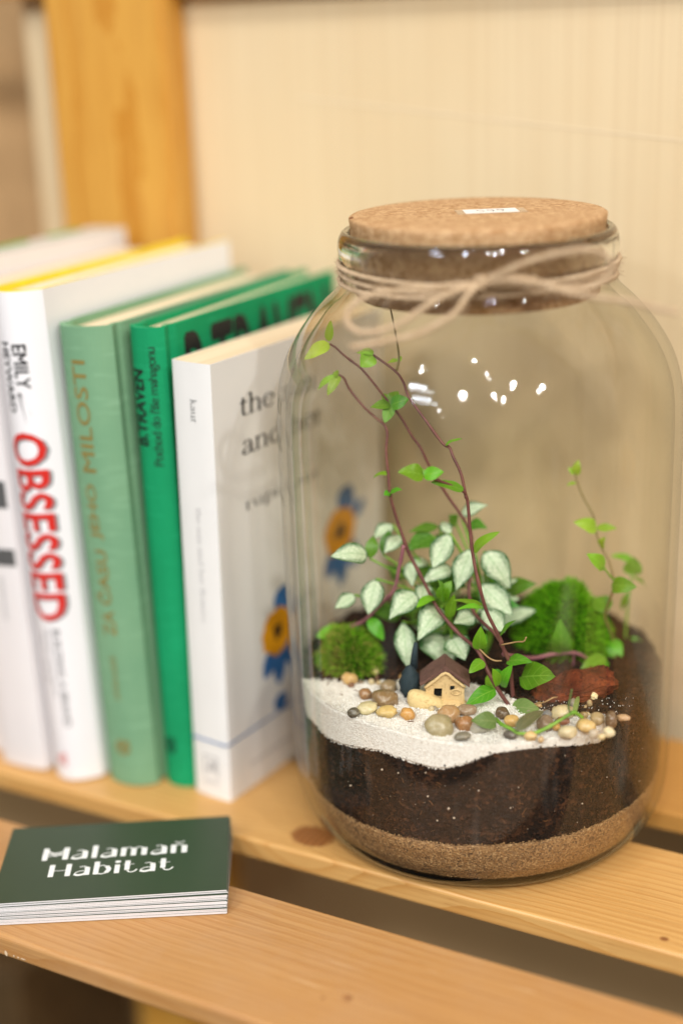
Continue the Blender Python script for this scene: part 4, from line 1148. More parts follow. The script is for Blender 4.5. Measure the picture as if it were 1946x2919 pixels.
# ------------------------------------------------------------------ cork lid with its price sticker
t = NT('cork')
co = t.coord()
vo = t.n('TexVoronoi')
vo.inputs['Scale'].default_value = 620
t.l(co, vo.inputs['Vector'])
nz = t.noise(co, 900, 4, 0.7)
sp = t.noise(co, 260, 3, 0.6)
c = t.mix(vo.outputs['Color'], lin((206, 158, 108)), lin((186, 134, 84)))
sepc = t.n('SeparateColor')
t.l(vo.outputs['Color'], sepc.inputs[0])
c = t.mix(sepc.outputs[0], lin((206, 170, 128)), lin((170, 130, 88)))
c = t.mix(t.ramp(nz, [(0.3, (1, 1, 1, 1)), (0.42, (0, 0, 0, 1))]), c, lin((132, 84, 44)))
c = t.mix(t.ramp(sp, [(0.60, (0, 0, 0, 1)), (0.70, (0.55, 0.55, 0.55, 1))]), c, lin((150, 100, 58)))
t.set(c, 0.85, 0.2)
t.bump(t.math('ADD', nz, t.math('MULTIPLY', vo.outputs['Distance'], 0.6)), 0.6, 0.0006)
M_CORK = t.m
prof = [(0.0, 0.0305), (0.020, 0.0305), (0.040, 0.0305), (0.0470, 0.0305), (0.0484, 0.0302), (0.0489, 0.0296), (0.0488, 0.0270), (0.0484, 0.0230), (0.0480, 0.0180), (0.0476, 0.0120), (0.0474, 0.0060), (0.0470, 0.0006), (0.0460, 0.0), (0.02, 0.0), (0, 0)]
def cwob(i, a, z):
    return 0.0003 * noise.noise(Vector((math.cos(a) * 30, math.sin(a) * 30, z * 400))) - (0.0003 if i > 5 else 0)
V, Fc = lathe(prof, 128, wob=cwob)
cork = empty('cork_lid', (0, 0, 0.2240))
tag(cork, 'round cork lid with a price sticker closing the glass jar', 'lid')
make('cork', V, Fc, M_CORK, cork, smooth=True)
# crumb sticking out at the left edge
V, Fc = bevel_box(-0.0008, 0.0008, -0.0007, 0.0007, 0, 0.0012, 0.0003, 1)
make('crumb', [(v[0] - 0.0400, v[1] - 0.0262, v[2] + 0.0296) for v in V], Fc, plain('dark_crumb', (110, 66, 34), 0.9), cork)
t = NT('clear_tape')
t.set(lin((226, 200, 164)), 0.25, 0.5, Alpha=0.45)
M_TAPE = t.m
M_LABEL = plain('label_paper', (236, 230, 224), 0.6, 0.3, 0.02)
sa = math.radians(31)
def on_cork(x, y, zz):
    # sticker lies just behind the middle of the lid, square to the viewer
    px_, py_ = 0.0045, 0.0035
    return (px_ + x * math.cos(sa) - y * math.sin(sa), py_ + x * math.sin(sa) + y * math.cos(sa), zz)
def slab(x0, x1, y0, y1, z0, z1):
    V, Fc = box_vf(x0, x1, y0, y1, z0, z1)
    return [on_cork(*v) for v in V], Fc
make('tape', *slab(-0.0135, 0.0130, -0.0062, 0.0062, 0.03060, 0.03066), M_TAPE, cork)
make('price_label', *slab(-0.0105, 0.0098, -0.0056, 0.0060, 0.03068, 0.03076), M_LABEL, cork)
digits = [([(.25, .95), (.02, .95), (.0, .6), (.16, .62), (.26, .35), (.12, .05), (.0, .12)], .05)]
nine = lambda x: ([(x + .26, .72), (x + .14, .95), (x + .0, .75), (x + .1, .5), (x + .26, .7), (x + .24, .3), (x + .16, .02)], .05)
V, Fc = stroke_vf(digits + [nine(.42), nine(.84)], .05, .05)
make('price', [on_cork(-0.0052 + v[0] * 0.0088, -0.0025 + v[1] * 0.0058, 0.03080 + v[2] * .004) for v in V], Fc, M_INKG, cork)

# ------------------------------------------------------------------ twine
t = NT('jute')
co = t.coord((1, 1, 1))
f1 = t.noise(co, 1600, 4, 0.7)
f2 = t.noise(co, 220, 3)
c = t.mix(f2, lin((216, 194, 164)), lin((184, 156, 122)))
c = t.mix(t.ramp(f1, [(0.3, (0.8, 0.8, 0.8, 1)), (0.5, (0, 0, 0, 1))]), c, lin((150, 116, 82)))
t.set(c, 0.9, 0.15)
t.bump(f1, 0.5, 0.0003)
M_JUTE = t.m
def twine(name, pts, parent, rad=0.0008, pitch=0.0042, smooth_n=8, fuzz=2.2):
    P = [np.array(p, float) for p in catmull(pts, smooth_n)]
    # resample evenly
    seg = [0.0]
    for a, b in zip(P, P[1:]):
        seg.append(seg[-1] + np.linalg.norm(b - a))
    L = seg[-1]
    n = max(8, int(L / 0.0009))
    xs = np.linspace(0, L, n)
    Q = np.stack([np.interp(xs, seg, [p[k] for p in P]) for k in range(3)], 1)
    T, N = frames(list(Q))
    parts = []
    for ply in range(2):
        S = []
        for i in range(n):
            b = np.cross(T[i], N[i])
            a = 2 * math.pi * xs[i] / pitch + ply * math.pi
            S.append(Q[i] + 0.62 * rad * (math.cos(a) * N[i] + math.sin(a) * b))
        ph = random.uniform(0, 9)
        parts.append(tube(S, lambda u: rad * 0.72 * (1 + .16 * noise.noise(Vector((u * L * 500 + ph, ply, 0)))), 6))
    # loose fibres
    for i in range(int(L / 0.001 * fuzz)):
        k = random.randrange(n)
        b = np.cross(T[k], N[k])
        a = random.uniform(0, 2 * math.pi)
        d = math.cos(a) * N[k] + math.sin(a) * b
        ln = random.uniform(0.0012, 0.0042)
        p0 = Q[k] + d * rad
        p1 = p0 + d * ln * .5 + T[k] * random.uniform(-1, 1) * ln * .8
        p2 = p1 + d * ln * random.uniform(-.1, .4) + T[k] * random.uniform(-1, 1) * ln * .6
        parts.append(tube([p0, p1, p2], 0.00005, 3, cap=False))
    return make(name, *merge(parts), M_JUTE, parent)
tw = empty('twine_bow', (0, 0, 0))
tag(tw, 'jute twine wound round the jar neck and tied in a bow', 'twine')
for zz, dz, ph, rr in ((0.2362, 0.0012, 0.4, 0.0533), (0.2338, 0.0014, 1.6, 0.0527), (0.2312, 0.0012, 2.9, 0.0529)):
    pts = []
    for k in range(49):
        a = math.radians(-58 + 360 * k / 48)
        pts.append(((rr + .0002 * math.sin(5 * a + ph)) * math.cos(a), (rr + .0002 * math.sin(5 * a + ph)) * math.sin(a), zz + dz * math.sin(a * 2 + ph) * .7))
    twine('wrap', pts, tw, smooth_n=2, fuzz=2.0)
for nm in ('loop_left', 'loop_right', 'end_left', 'end_right'):
    twine(nm.split('_')[0] if nm.startswith('loop') else 'loose_end', TWINE[nm], tw, rad=0.00095)
kc = np.array(TWINE['loop_left'][0])
kp = [kc + 0.0022 * np.array((math.cos(a) * .8, -0.2 + .6 * math.cos(a * 1.5), math.sin(a))) for a in np.linspace(0, 7.5, 16)]
twine('knot', kp, tw, smooth_n=3)

# ------------------------------------------------------------------ layers inside the jar
VV, SS = (-0.3983, 0.9172), (0.9172, 0.3983)
def ground(x, y):
    b = x * VV[0] + y * VV[1]
    a = x * SS[0] + y * SS[1]
    return 0.069 + 0.0012 * math.sin(60 * a + 1) * math.cos(50 * b)
WB_T = [-180, -150, -126.9, -117.8, -107.2, -97.2, -88.5, -80.6, -77.5, -71.5, -65.6, -62, -54.6, -46.9, -38.6, -29.4, -24, 180]
WB_Z = [.0585, .0570, .0564, .0552, .0578, .0604, .0593, .0579, .0579, .0603, .0638, .0654, .0664, .0661, .0644, .0625, .069, .069]
def white_thick(x, y):
    b = x * VV[0] + y * VV[1]
    a = x * SS[0] + y * SS[1]
    lim = float(np.interp(a, [-.08, -.045, -.02, 0.005, .022, .035, .06], [-.020, -.022, -.024, -.026, -.046, -.052, -.050]))
    lim += 0.003 * noise.noise(Vector((a * 160, b * 160, 3.0)))
    m_ = min(1.0, max(0.0, (lim - b) / 0.006))
    th = math.degrees(math.atan2(y, x))
    rr = math.hypot(x, y) / RI
    rim = max(0.0005, ground(x, y) - float(np.interp(th, WB_T, WB_Z)))
    if th > -25 and th < 100:
        m_ *= max(0.0, 1 - (th + 25) / 3)
    return m_ * (0.003 * (1 - rr) + rim * rr)
FLOOR_Z = [.0030, .0038, .0065, .0120, .0198, .032, .06]
FLOOR_R = [.060, .0650, .0693, .0727, .0748, .0757, .0758]
def glass_r(z_):
    return float(np.interp(z_, FLOOR_Z, FLOOR_R))
def disc(name, top, bot, mat, rim_r, rings=64, seg=300, inset=0.0003):
    V, Fc = [], []
    rs = [rim_r * (i / rings) ** 0.85 for i in range(1, rings + 1)]
    for fn in (top, bot):
        V.append((0, 0, fn(0, 0)))
        for r_ in rs:
            for k in range(seg):
                a = 2 * math.pi * k / seg
                x, y = r_ * math.cos(a), r_ * math.sin(a)
                z_ = fn(x, y)
                k_ = min(1.0, (glass_r(z_) - inset) / rim_r)
                if name == 'white_sand' and white_thick(x, y) < 0.0004:
                    k_ *= 0.97
                V.append((x * k_, y * k_, z_))
    off = 1 + rings * seg
    for lay in (0, 1):
        o_ = lay * off
        for k in range(seg):
            k2 = (k + 1) % seg
            q = (o_, o_ + 1 + k, o_ + 1 + k2)
            Fc.append(q if lay == 0 else q[::-1])
            for i in range(rings - 1):
                q = (o_ + 1 + i * seg + k, o_ + 1 + (i + 1) * seg + k, o_ + 1 + (i + 1) * seg + k2, o_ + 1 + i * seg + k2)
                Fc.append(q if lay == 0 else q[::-1])
    e = 1 + (rings - 1) * seg
    nside = 14
    prev = [e + k for k in range(seg)]
    for s_ in range(1, nside + 1):
        if s_ == nside:
            cur = [off + e + k for k in range(seg)]
        else:
            cur = []
            for k in range(seg):
                a = 2 * math.pi * k / seg
                z_ = V[e + k][2] + (V[off + e + k][2] - V[e + k][2]) * s_ / nside
                rr = min(rim_r, glass_r(z_) - inset) + .00012 * noise.noise(Vector((math.cos(a) * 90, math.sin(a) * 90, z_ * 900)))
                if name == 'white_sand' and math.hypot(V[e + k][0], V[e + k][1]) < rim_r * .98:
                    rr *= 0.97
                cur.append(len(V))
                V.append((rr * math.cos(a), rr * math.sin(a), z_))
        for k in range(seg):
            k2 = (k + 1) % seg
            Fc.append((prev[k], cur[k], cur[k2], prev[k2]))
        prev = cur
    return make(name, V, Fc, mat, smooth=True)
fz = lambda x, y, s_, k: noise.noise(Vector((x * s_, y * s_, k)))
def sand_top(x, y):
    return 0.0246 + 0.0006 * fz(x, y, 120, 1) + 0.0010 * fz(x, y, 700, 2) + 0.0015 * (x * SS[0] + y * SS[1]) / RI
def soil_top(x, y):
    w = white_thick(x, y)
    return ground(x, y) - w + 0.0009 * fz(x, y, 420, 4) * (1.3 if w > 0.0005 else 2.2) + (0.0014 * fz(x, y, 120, 5) if w < 0.0005 else 0.0)
def white_top(x, y):
    w = white_thick(x, y)
    return ground(x, y) + (0.0004 * fz(x, y, 500, 6) + 0.0006 * fz(x, y, 110, 8) if w > 0.0004 else -0.004)
def white_bot(x, y):
    return ground(x, y) - white_thick(x, y) - 0.0025 * (1 if white_thick(x, y) < .0004 else .0) - 0.0006

def grain_mat(name, cols, rough=0.75, bump=0.5, scale=1500, spec=0.4, dark=None):
    t = NT(name)
    co = t.coord()
    gi = t.n('NewGeometry')
    vo = t.n('TexVoronoi')
    vo.inputs['Scale'].default_value = scale
    t.l(co, vo.inputs['Vector'])
    sc_ = t.n('SeparateColor')
    t.l(vo.outputs['Color'], sc_.inputs[0])
    mixv = t.math('FRACT', t.math('ADD', sc_.outputs[0], gi.outputs['Random Per Island']))
    n_ = len(cols)
    c = t.ramp(mixv, [(i / (n_ - 1), lin(q)) for i, q in enumerate(cols)])
    big = t.noise(co, 90, 4)
    if dark:
        c = t.mix(t.ramp(big, [(0.4, (0, 0, 0, 1)), (0.68, (0.85, 0.85, 0.85, 1))]), c, lin(dark))
    t.set(c, rough, spec)
    t.bump(vo.outputs['Distance'], bump, 0.0005)
    return t.m
M_WSAND = grain_mat('white_quartz_sand', [(246, 244, 241), (252, 251, 249), (236, 231, 225), (248, 246, 243), (222, 214, 206)], 0.6, 0.5, 1700)
M_BSAND = grain_mat('brown_sand', [(166, 130, 88), (140, 104, 66), (190, 156, 112), (112, 82, 54), (158, 120, 78), (84, 64, 48), (176, 140, 98)], 0.7, 0.5, 1500)
M_SOIL = grain_mat('potting_soil', [(44, 29, 20), (28, 19, 14), (84, 54, 36), (22, 14, 11), (40, 27, 19), (62, 40, 27)], 0.9, 1.0, 700, 0.25, (24, 16, 12))
ws = disc('white_sand', white_top, white_bot, M_WSAND, RI - 0.0002)
bs = disc('brown_sand', sand_top, lambda x, y: 0.0031, M_BSAND, RI - 0.0002, 40)
so = disc('soil', soil_top, lambda x, y: sand_top(x, y) - 0.0022, M_SOIL, RI - 0.0003, inset=0.0008)
for o, l_, c_ in ((ws, 'white quartz sand spread over the soil in the jar', 'sand'), (bs, 'coarse brown sand at the bottom of the jar', 'sand'), (so, 'dark brown potting soil between the sand layers', 'soil')):
    o['kind'] = 'stuff'
    tag(o, l_, c_)

OCT_V = np.array([(1, 0, 0), (-1, 0, 0), (0, 1, 0), (0, -1, 0), (0, 0, 1), (0, 0, -1)], float)
OCT_F = [(0, 2, 4), (2, 1, 4), (1, 3, 4), (3, 0, 4), (2, 0, 5), (1, 2, 5), (3, 1, 5), (0, 3, 5)]
def grains(name, pos, size, mat, parent):
    n = len(pos)
    pos = np.asarray(pos)
    q = rng.normal(size=(n, 4))
    q /= np.linalg.norm(q, axis=1)[:, None]
    w, x, y, z_ = q.T
    Rm = np.stack([1 - 2 * (y * y + z_ * z_), 2 * (x * y - z_ * w), 2 * (x * z_ + y * w), 2 * (x * y + z_ * w), 1 - 2 * (x * x + z_ * z_), 2 * (y * z_ - x * w), 2 * (x * z_ - y * w), 2 * (y * z_ + x * w), 1 - 2 * (x * x + y * y)], 1).reshape(n, 3, 3)
    sc_ = (np.asarray(size)[:, None] * rng.uniform(.6, 1.25, (n, 3)))
    V = np.einsum('nij,nkj->nki', Rm, OCT_V[None] * sc_[:, None, :]) + pos[:, None, :]
    Fi = (np.array(OCT_F)[None] + (np.arange(n) * 6)[:, None, None]).reshape(-1, 3)
    me = bpy.data.meshes.new(name)
    me.vertices.add(n * 6)
    me.vertices.foreach_set('co', V.astype(np.float32).ravel())
    me.loops.add(len(Fi) * 3)
    me.loops.foreach_set('vertex_index', Fi.astype(np.int32).ravel())
    me.polygons.add(len(Fi))
    me.polygons.foreach_set('loop_start', np.arange(0, len(Fi) * 3, 3, dtype=np.int32))
    me.update(calc_edges=True)
    me.materials.append(mat)
    o = bpy.data.objects.new(name, me)
    o['kind'] = 'stuff'
    o.parent = parent
    col.objects.link(o)
    o.cycles.is_caustics_receiver = CAUSTICS
    return o
# white grains on the surface and against the glass
P, S = [], []
while len(P) < 15000:
    a = random.uniform(-math.pi, math.pi)
    rim_hit = random.random() < 0.42
    r_ = RI - 0.0005 if rim_hit else (RI - 0.0006) * math.sqrt(random.random())
    x, y = r_ * math.cos(a), r_ * math.sin(a)
    w = white_thick(x, y)
    if w < 0.0005:
        continue
    z_ = ground(x, y) + 0.0001 + random.uniform(-.0002, .0003)
    if rim_hit:
        z_ = ground(x, y) - random.uniform(-0.05, 1.06) * (w + .0004)
        if x * VV[0] + y * VV[1] > 0.02:
            continue
    P.append((x, y, z_))
    S.append(random.choice((.00026, .00034, .00042, .0005)) * (1.1 if rim_hit else 1))
# stray grains scattered on soil and stones' feet
for i in range(500):
    a = math.radians(random.uniform(-60, -10))
    r_ = random.uniform(.045, RI - .001)
    x, y = r_ * math.cos(a), r_ * math.sin(a)
    P.append((x, y, soil_top(x, y) + .0004))
    S.append(random.choice((.0002, .0003)))
grains('grain', P, S, M_WSAND, ws)
P, S = [], []
while len(P) < 13000:
    a = math.radians(random.uniform(-190, 60))
    z_ = random.uniform(0.0036, 0.0265) if random.random() < .75 else random.uniform(.0235, .0268)
    r_ = glass_r(z_) - 0.00042
    x, y = r_ * math.cos(a), r_ * math.sin(a)
    if z_ > sand_top(x, y) + 0.0007:
        continue
    P.append((x, y, z_))
    S.append(random.choice((.0002, .00026, .00034, .00046)))
grains('grain', P, S, M_BSAND, bs)
P, S = [], []
while len(P) < 9000:
    a = math.radians(random.uniform(-200, 70))
    if random.random() < 0.6:
        r_ = RI - 0.0007
        x, y = r_ * math.cos(a), r_ * math.sin(a)
        z_ = random.uniform(sand_top(x, y), soil_top(x, y) + .0004)
        r_ = glass_r(z_) - .0006
        x, y = r_ * math.cos(a), r_ * math.sin(a)
        s_ = random.choice((.0003, .0004, .0006, .0008))
    else:
        a = random.uniform(-math.pi, math.pi)
        r_ = (RI - .002) * math.sqrt(random.random())
        x, y = r_ * math.cos(a), r_ * math.sin(a)
        if white_thick(x, y) > 0.0004:
            continue
        z_ = soil_top(x, y) + 0.0002
        s_ = random.choice((.0004, .0007, .001, .0014))
    P.append((x, y, z_))
    S.append(s_)
grains('crumb', P, S, M_SOIL, so)
# pale perlite specks, and fibres pressed against the glass
M_PERL = plain('perlite', (214, 196, 176), 0.7, 0.3)
M_FIBRE = plain('peat_fibre', (126, 84, 50), 0.8, 0.2, 0.15)
P, S = [], []
for i in range(64):
    a = math.radians(random.uniform(-150, 20))
    r_ = RI - 0.00045
    x, y = r_ * math.cos(a), r_ * math.sin(a)
    P.append((x, y, random.uniform(sand_top(x, y) + .002, soil_top(x, y) - .003)))
    S.append(random.choice((.00016, .0002, .00028, .0004, .0006)))
grains('perlite_speck', P, S, M_PERL, so)
parts = []
for i in range(110):
    a = math.radians(random.uniform(-150, 20))
    z_ = random.uniform(.030, .056)
    da, dz = random.uniform(-.03, .03), random.uniform(-.0014, .0014)
    pts = [np.array(((RI - .0005) * math.cos(a + da * u), (RI - .0005) * math.sin(a + da * u), z_ + dz * u + .0006 * math.sin(3 * u + i))) for u in (0, .35, .7, 1)]
    parts.append(tube(catmull(pts, 3), random.choice((.00006, .00009, .00014)), 4))
# short debris lying on the white sand
for (px_, py_) in ((-.046, -.048), (-.032, -.050), (-.02, -.054), (-.012, -.064), (0.0, -.066), (-.036, -.056), (-.008, -.052), (.012, -.06)):
    a = random.uniform(0, 3)
    p = np.array((px_, py_, ground(px_, py_) + .0005))
    d = np.array((math.cos(a), math.sin(a), .1)) * random.uniform(.0008, .002)
    parts.append(tube([p - d, p, p + d], .00016, 4))
fo = make('peat_fibre', *merge(parts), M_FIBRE, so)
fo['kind'] = 'stuff'

# ------------------------------------------------------------------ pebbles
t = NT('river_pebble')
oi = t.n('ObjectInfo')
co = t.coord()
n1 = t.noise(co, 160, 5, 0.6, 0.6)
n2 = t.noise(co, 700, 3)
c = t.mix(t.ramp(n1, [(0.35, (0, 0, 0, 1)), (0.7, (0.32, 0.32, 0.32, 1))]), oi.outputs['Color'], (0.20, 0.14, 0.08, 1))
c = t.mix(t.ramp(n2, [(0.5, (0, 0, 0, 1)), (0.8, (0.35, 0.35, 0.35, 1))]), c, (0.75, 0.68, 0.55, 1))
t.set(c, 0.3, 0.5)
t.p.inputs['Subsurface Weight'].default_value = 0.18
t.p.inputs['Subsurface Radius'].default_value = (0.002, 0.0015, 0.001)
t.p.inputs['Subsurface Scale'].default_value = 0.5
t.bump(n2, 0.12, 0.0004)
M_PEB = t.m
def ico(sub):
    bm = bmesh.new()
    bmesh.ops.create_icosphere(bm, subdivisions=sub, radius=1.0)
    V = np.array([v.co for v in bm.verts])
    Fc = [tuple(v.index for v in f.verts) for f in bm.faces]
    bm.free()
    return V, Fc
ICO_V, ICO_F = ico(3)
for i, (p, hw, hh, rgb, lab) in enumerate(PEBBLES):
    seed = i * 3.7
    ang = 0.0
    V = []
    chip = ('chip' in lab) or ('angular' in lab) or ('rough' in lab) or ('knobbly' in lab)
    for v in ICO_V:
        d = 1 + 0.26 * noise.noise(Vector(v) * 1.1 + Vector((seed, 0, 0))) + (0.22 if chip else 0.05) * noise.noise(Vector(v) * (2.6 if chip else 2.2) + Vector((0, seed, 0)))
        q = np.sign(v) * np.abs(v) ** 0.92 * d
        # width along the viewer's right, depth away from the viewer, height up
        lx, ly, lz = q[0] * hw * 1.04, q[1] * (hw * .55 + hh * .4) * 1.04, q[2] * hh * 1.02
        V.append((lx * SS[0] - ly * VV[0] * -1, lx * SS[1] + ly * VV[1], lz))
    o = make('pebble', V, ICO_F, M_PEB, smooth=not chip or 'knobbly' in lab or 'rough' in lab)
    o.location = p
    o.rotation_euler = (random.uniform(-.12, .12), random.uniform(-.12, .12), random.uniform(-.2, .2))
    o.color = tuple(min(1, q * 1.2) for q in lin(rgb)[:3]) + (1,)
    tag(o, lab, 'pebble', 'pebbles scattered inside the jar')

# small gravel packed between the pebbles
GI_V, GI_F = ico(2)
gravel_me = []
for k in range(4):
    V = [np.sign(v) * np.abs(v) ** .85 * (1 + .38 * noise.noise(Vector(v) * 1.4 + Vector((k * 5.1, 0, 0)))) * np.array((1, .85, .7)) for v in GI_V]
    me = bpy.data.meshes.new('gravel_stone')
    me.from_pydata([tuple(v) for v in V], [], GI_F)
    me.polygons.foreach_set('use_smooth', [True] * len(me.polygons))
    me.materials.append(M_PEB)
    gravel_me.append(me)
rg_ = random.Random(12)
TONES = [(176, 150, 108), (128, 104, 76), (206, 188, 148), (96, 84, 72), (190, 146, 84), (150, 140, 124), (120, 76, 50)]
SPOTS = [((0.048, -0.0345), (.013, .0075), 20, 'little gravel stone packed among the pebbles below the bark'), ((0.004, -0.0480), (.012, .004), 8, 'little gravel stone at the foot of the miniature house'), ((-0.028, -0.038), (.012, .006), 10, 'little gravel stone between the pebbles before the left moss')]
for (cx_, cy2), (sx_, sy_), n_, lab in SPOTS:
    for k in range(n_):
        a_, b_ = rg_.uniform(-1, 1) * sx_, rg_.uniform(-1, 1) * sy_
        x, y = cx_ + a_ * SS[0] + b_ * VV[0], cy2 + a_ * SS[1] + b_ * VV[1]
        if math.hypot(x, y) > 0.0725:
            continue
        o = bpy.data.objects.new('gravel_stone', gravel_me[k % 4])
        r_ = rg_.uniform(.0009, .0021)
        o.scale = (r_, r_, r_)
        o.location = (x, y, ground(x, y) + r_ * .35)
        o.rotation_euler = (rg_.uniform(0, 6), rg_.uniform(0, 6), rg_.uniform(0, 6))
        o.color = lin(rg_.choice(TONES))
        col.objects.link(o)
        tag(o, lab, 'gravel', 'gravel among the pebbles')

# ------------------------------------------------------------------ bark
t = NT('red_bark')
co = t.coord((60, 60, 200))
n1 = t.noise(co, 1.0, 6, 0.65, 0.8)
n2 = t.noise(t.coord(), 600, 4)
c = t.ramp(n1, [(0.3, lin((52, 26, 16))), (0.5, lin((104, 48, 26))), (0.72, lin((150, 74, 38)))])
c = t.mix(t.ramp(n2, [(0.3, (0.7, 0.7, 0.7, 1)), (0.5, (0, 0, 0, 1))]), c, lin((40, 22, 15)))
t.set(c, 0.8, 0.3)
t.bump(t.math('ADD', n1, n2), 0.8, 0.0012)
M_BARK = t.m
I4V, I4F = ico(5)
V = []
for v in I4V:
    q = np.sign(v) * np.abs(v) ** 0.8
    d = 1 + .22 * noise.noise(Vector(v) * 1.3 + Vector((4, 1, 2))) + .10 * noise.noise(Vector((v[0] * 2, v[1] * 6, v[2] * 9))) + .05 * noise.noise(Vector(v) * 14)
    lx, ly, lz = q[0] * .0165 * d, q[1] * .0090 * d, q[2] * .0060 * d * (.62 + .42 * q[0])
    lz += .0012 * math.sin(lx * 420 + ly * 300) * max(0, q[2])
    V.append((lx, ly, lz))
bark = make('bark_chunk', V, I4F, M_BARK, smooth=True)
bark.location = (0.0480, -0.0150, 0.0722)
bark.rotation_euler = (0.12, -0.16, 0.52)
tag(bark, 'reddish brown chunk of bark on the soil at the right', 'bark')

# ------------------------------------------------------------------ leaves and stems
def leaf_mat(name, base, base2, vein, translucent=0.35, rough=0.38):
    t = NT(name)
    uv = t.n('TexCoord').outputs['UV']
    s = t.n('SeparateXYZ')
    t.l(uv, s.inputs[0])
    au = t.math('ABSOLUTE', t.math('SUBTRACT', s.outputs[0], 0.5))
    mid = t.n('MapRange')
    mid.inputs['From Min'].default_value = 0.035
    mid.inputs['From Max'].default_value = 0.0
    t.l(au, mid.inputs['Value'])
    side = t.math('FRACT', t.math('MULTIPLY_ADD', s.outputs[1], 5.0, t.math('MULTIPLY', au, -3.0)))
    sv = t.ramp(side, [(0.0, (0.4, 0.4, 0.4, 1)), (0.10, (0, 0, 0, 1)), (0.92, (0, 0, 0, 1)), (1.0, (0.4, 0.4, 0.4, 1))])
    nz = t.noise(t.coord(), 220, 4)
    rnd = t.n('ObjectInfo').outputs['Random']
    c = t.mix(nz, lin(base), lin(base2))
    hs = t.n('HueSaturation')
    t.l(t.math('MULTIPLY_ADD', rnd, 0.05, 0.47), hs.inputs['Hue'])
    t.l(t.math('MULTIPLY_ADD', t.math('FRACT', t.math('MULTIPLY', rnd, 7.3)), 0.5, 0.72), hs.inputs['Value'])
    t.l(c, hs.inputs['Color'])
    c = hs.outputs[0]
    spot = t.ramp(t.noise(t.coord(), 900, 2), [(0.70, (0, 0, 0, 1)), (0.76, (0.6, 0.6, 0.6, 1))])
    c = t.mix(spot, c, lin((150, 140, 70)))
    c = t.mix(sv, c, lin(vein))
    c = t.mix(t.math('MULTIPLY', mid.outputs[0], 0.7), c, lin(vein))
    t.set(c, rough, 0.45)
    t.bump(side, 0.12, 0.0003)
    tr = t.n('BsdfTranslucent')
    t.l(t.mix(1.0, c, (1.0, 1.0, 0.45, 1), 'MULTIPLY'), tr.inputs['Color'])
    mx = t.n('MixShader')
    mx.inputs[0].default_value = translucent
    t.l(t.p.outputs[0], mx.inputs[1])
    t.l(tr.outputs[0], mx.inputs[2])
    t.l(mx.outputs[0], t.out.inputs[0])
    return t.m
M_VLEAF = leaf_mat('vine_leaf', (122, 190, 44), (90, 164, 32), (156, 204, 84))
M_VLEAF_Y = leaf_mat('young_vine_leaf', (168, 208, 70), (140, 190, 52), (190, 216, 112))
M_VLEAF_G = leaf_mat('mottled_vine_leaf', (132, 150, 88), (104, 130, 64), (160, 170, 118), 0.2, 0.55)
M_VLEAF_P = leaf_mat('purplish_leaf', (118, 104, 84), (98, 116, 62), (140, 130, 104), 0.15, 0.5)
M_NGREEN = leaf_mat('green_nerve_leaf', (92, 162, 48), (68, 134, 38), (140, 190, 96))
# nerve plant: silvery leaf with green net of veins and a dark green margin
t = NT('silver_nerve_leaf')
uv = t.n('TexCoord').outputs['UV']
s = t.n('SeparateXYZ')
t.l(uv, s.inputs[0])
au = t.math('MULTIPLY', t.math('ABSOLUTE', t.math('SUBTRACT', s.outputs[0], 0.5)), 2.0)
sc2 = t.n('Mapping')
sc2.inputs['Scale'].default_value = (6, 9, 1)
t.l(uv, sc2.inputs[0])
vo = t.n('TexVoronoi')
vo.feature = 'DISTANCE_TO_EDGE'
vo.inputs['Scale'].default_value = 1.0
t.l(sc2.outputs[0], vo.inputs['Vector'])
net = t.ramp(vo.outputs['Distance'], [(0.0, (0, 0, 0, 1)), (0.30, (1, 1, 1, 1))])
nz = t.noise(uv, 7, 5, 0.65)
edge = t.math('ADD', au, t.math('MULTIPLY_ADD', nz, 1.1, -0.55))
em = t.ramp(edge, [(0.50, (0, 0, 0, 1)), (0.95, (1, 1, 1, 1))])
tipm = t.ramp(t.math('ADD', s.outputs[1], t.math('MULTIPLY_ADD', nz, 0.2, -0.1)), [(0.02, (1, 1, 1, 1)), (0.10, (0, 0, 0, 1)), (0.93, (0, 0, 0, 1)), (1.0, (0.8, 0.8, 0.8, 1))])
mgr = t.math('MAXIMUM', em, tipm)
gfac = t.math('MULTIPLY', t.math('SUBTRACT', 1.0, net), 0.34)
c = t.mix(gfac, lin((224, 236, 212)), lin((122, 174, 110)))
midr = t.ramp(au, [(0.0, (0.55, 0.55, 0.55, 1)), (0.10, (0, 0, 0, 1))])
c = t.mix(midr, c, lin((120, 172, 104)))
sdv = t.math('FRACT', t.math('MULTIPLY_ADD', s.outputs[1], 6.0, t.math('MULTIPLY', au, -1.6)))
c = t.mix(t.ramp(sdv, [(0.0, (0.35, 0.35, 0.35, 1)), (0.14, (0, 0, 0, 1)), (0.88, (0, 0, 0, 1)), (1.0, (0.35, 0.35, 0.35, 1))]), c, lin((110, 164, 96)))
c = t.mix(t.ramp(nz, [(0.5, (0, 0, 0, 1)), (0.75, (0.4, 0.4, 0.4, 1))]), c, lin((150, 190, 130)))
c = t.mix(mgr, c, lin((38, 92, 36)))
t.set(c, 0.5, 0.4)
t.bump(vo.outputs['Distance'], 0.10, 0.0005)
tr = t.n('BsdfTranslucent')
t.l(c, tr.inputs['Color'])
mx = t.n('MixShader')
mx.inputs[0].default_value = 0.18
t.l(t.p.outputs[0], mx.inputs[1])
t.l(tr.outputs[0], mx.inputs[2])
t.l(mx.outputs[0], t.out.inputs[0])
M_NERVE = t.m
def stem_mat(name, a, b, c2):
    t = NT(name)
    n1 = t.noise(t.coord(), 120, 3)
    t.set(t.ramp(n1, [(0.3, lin(a)), (0.5, lin(b)), (0.7, lin(c2))]), 0.5, 0.4)
    return t.m
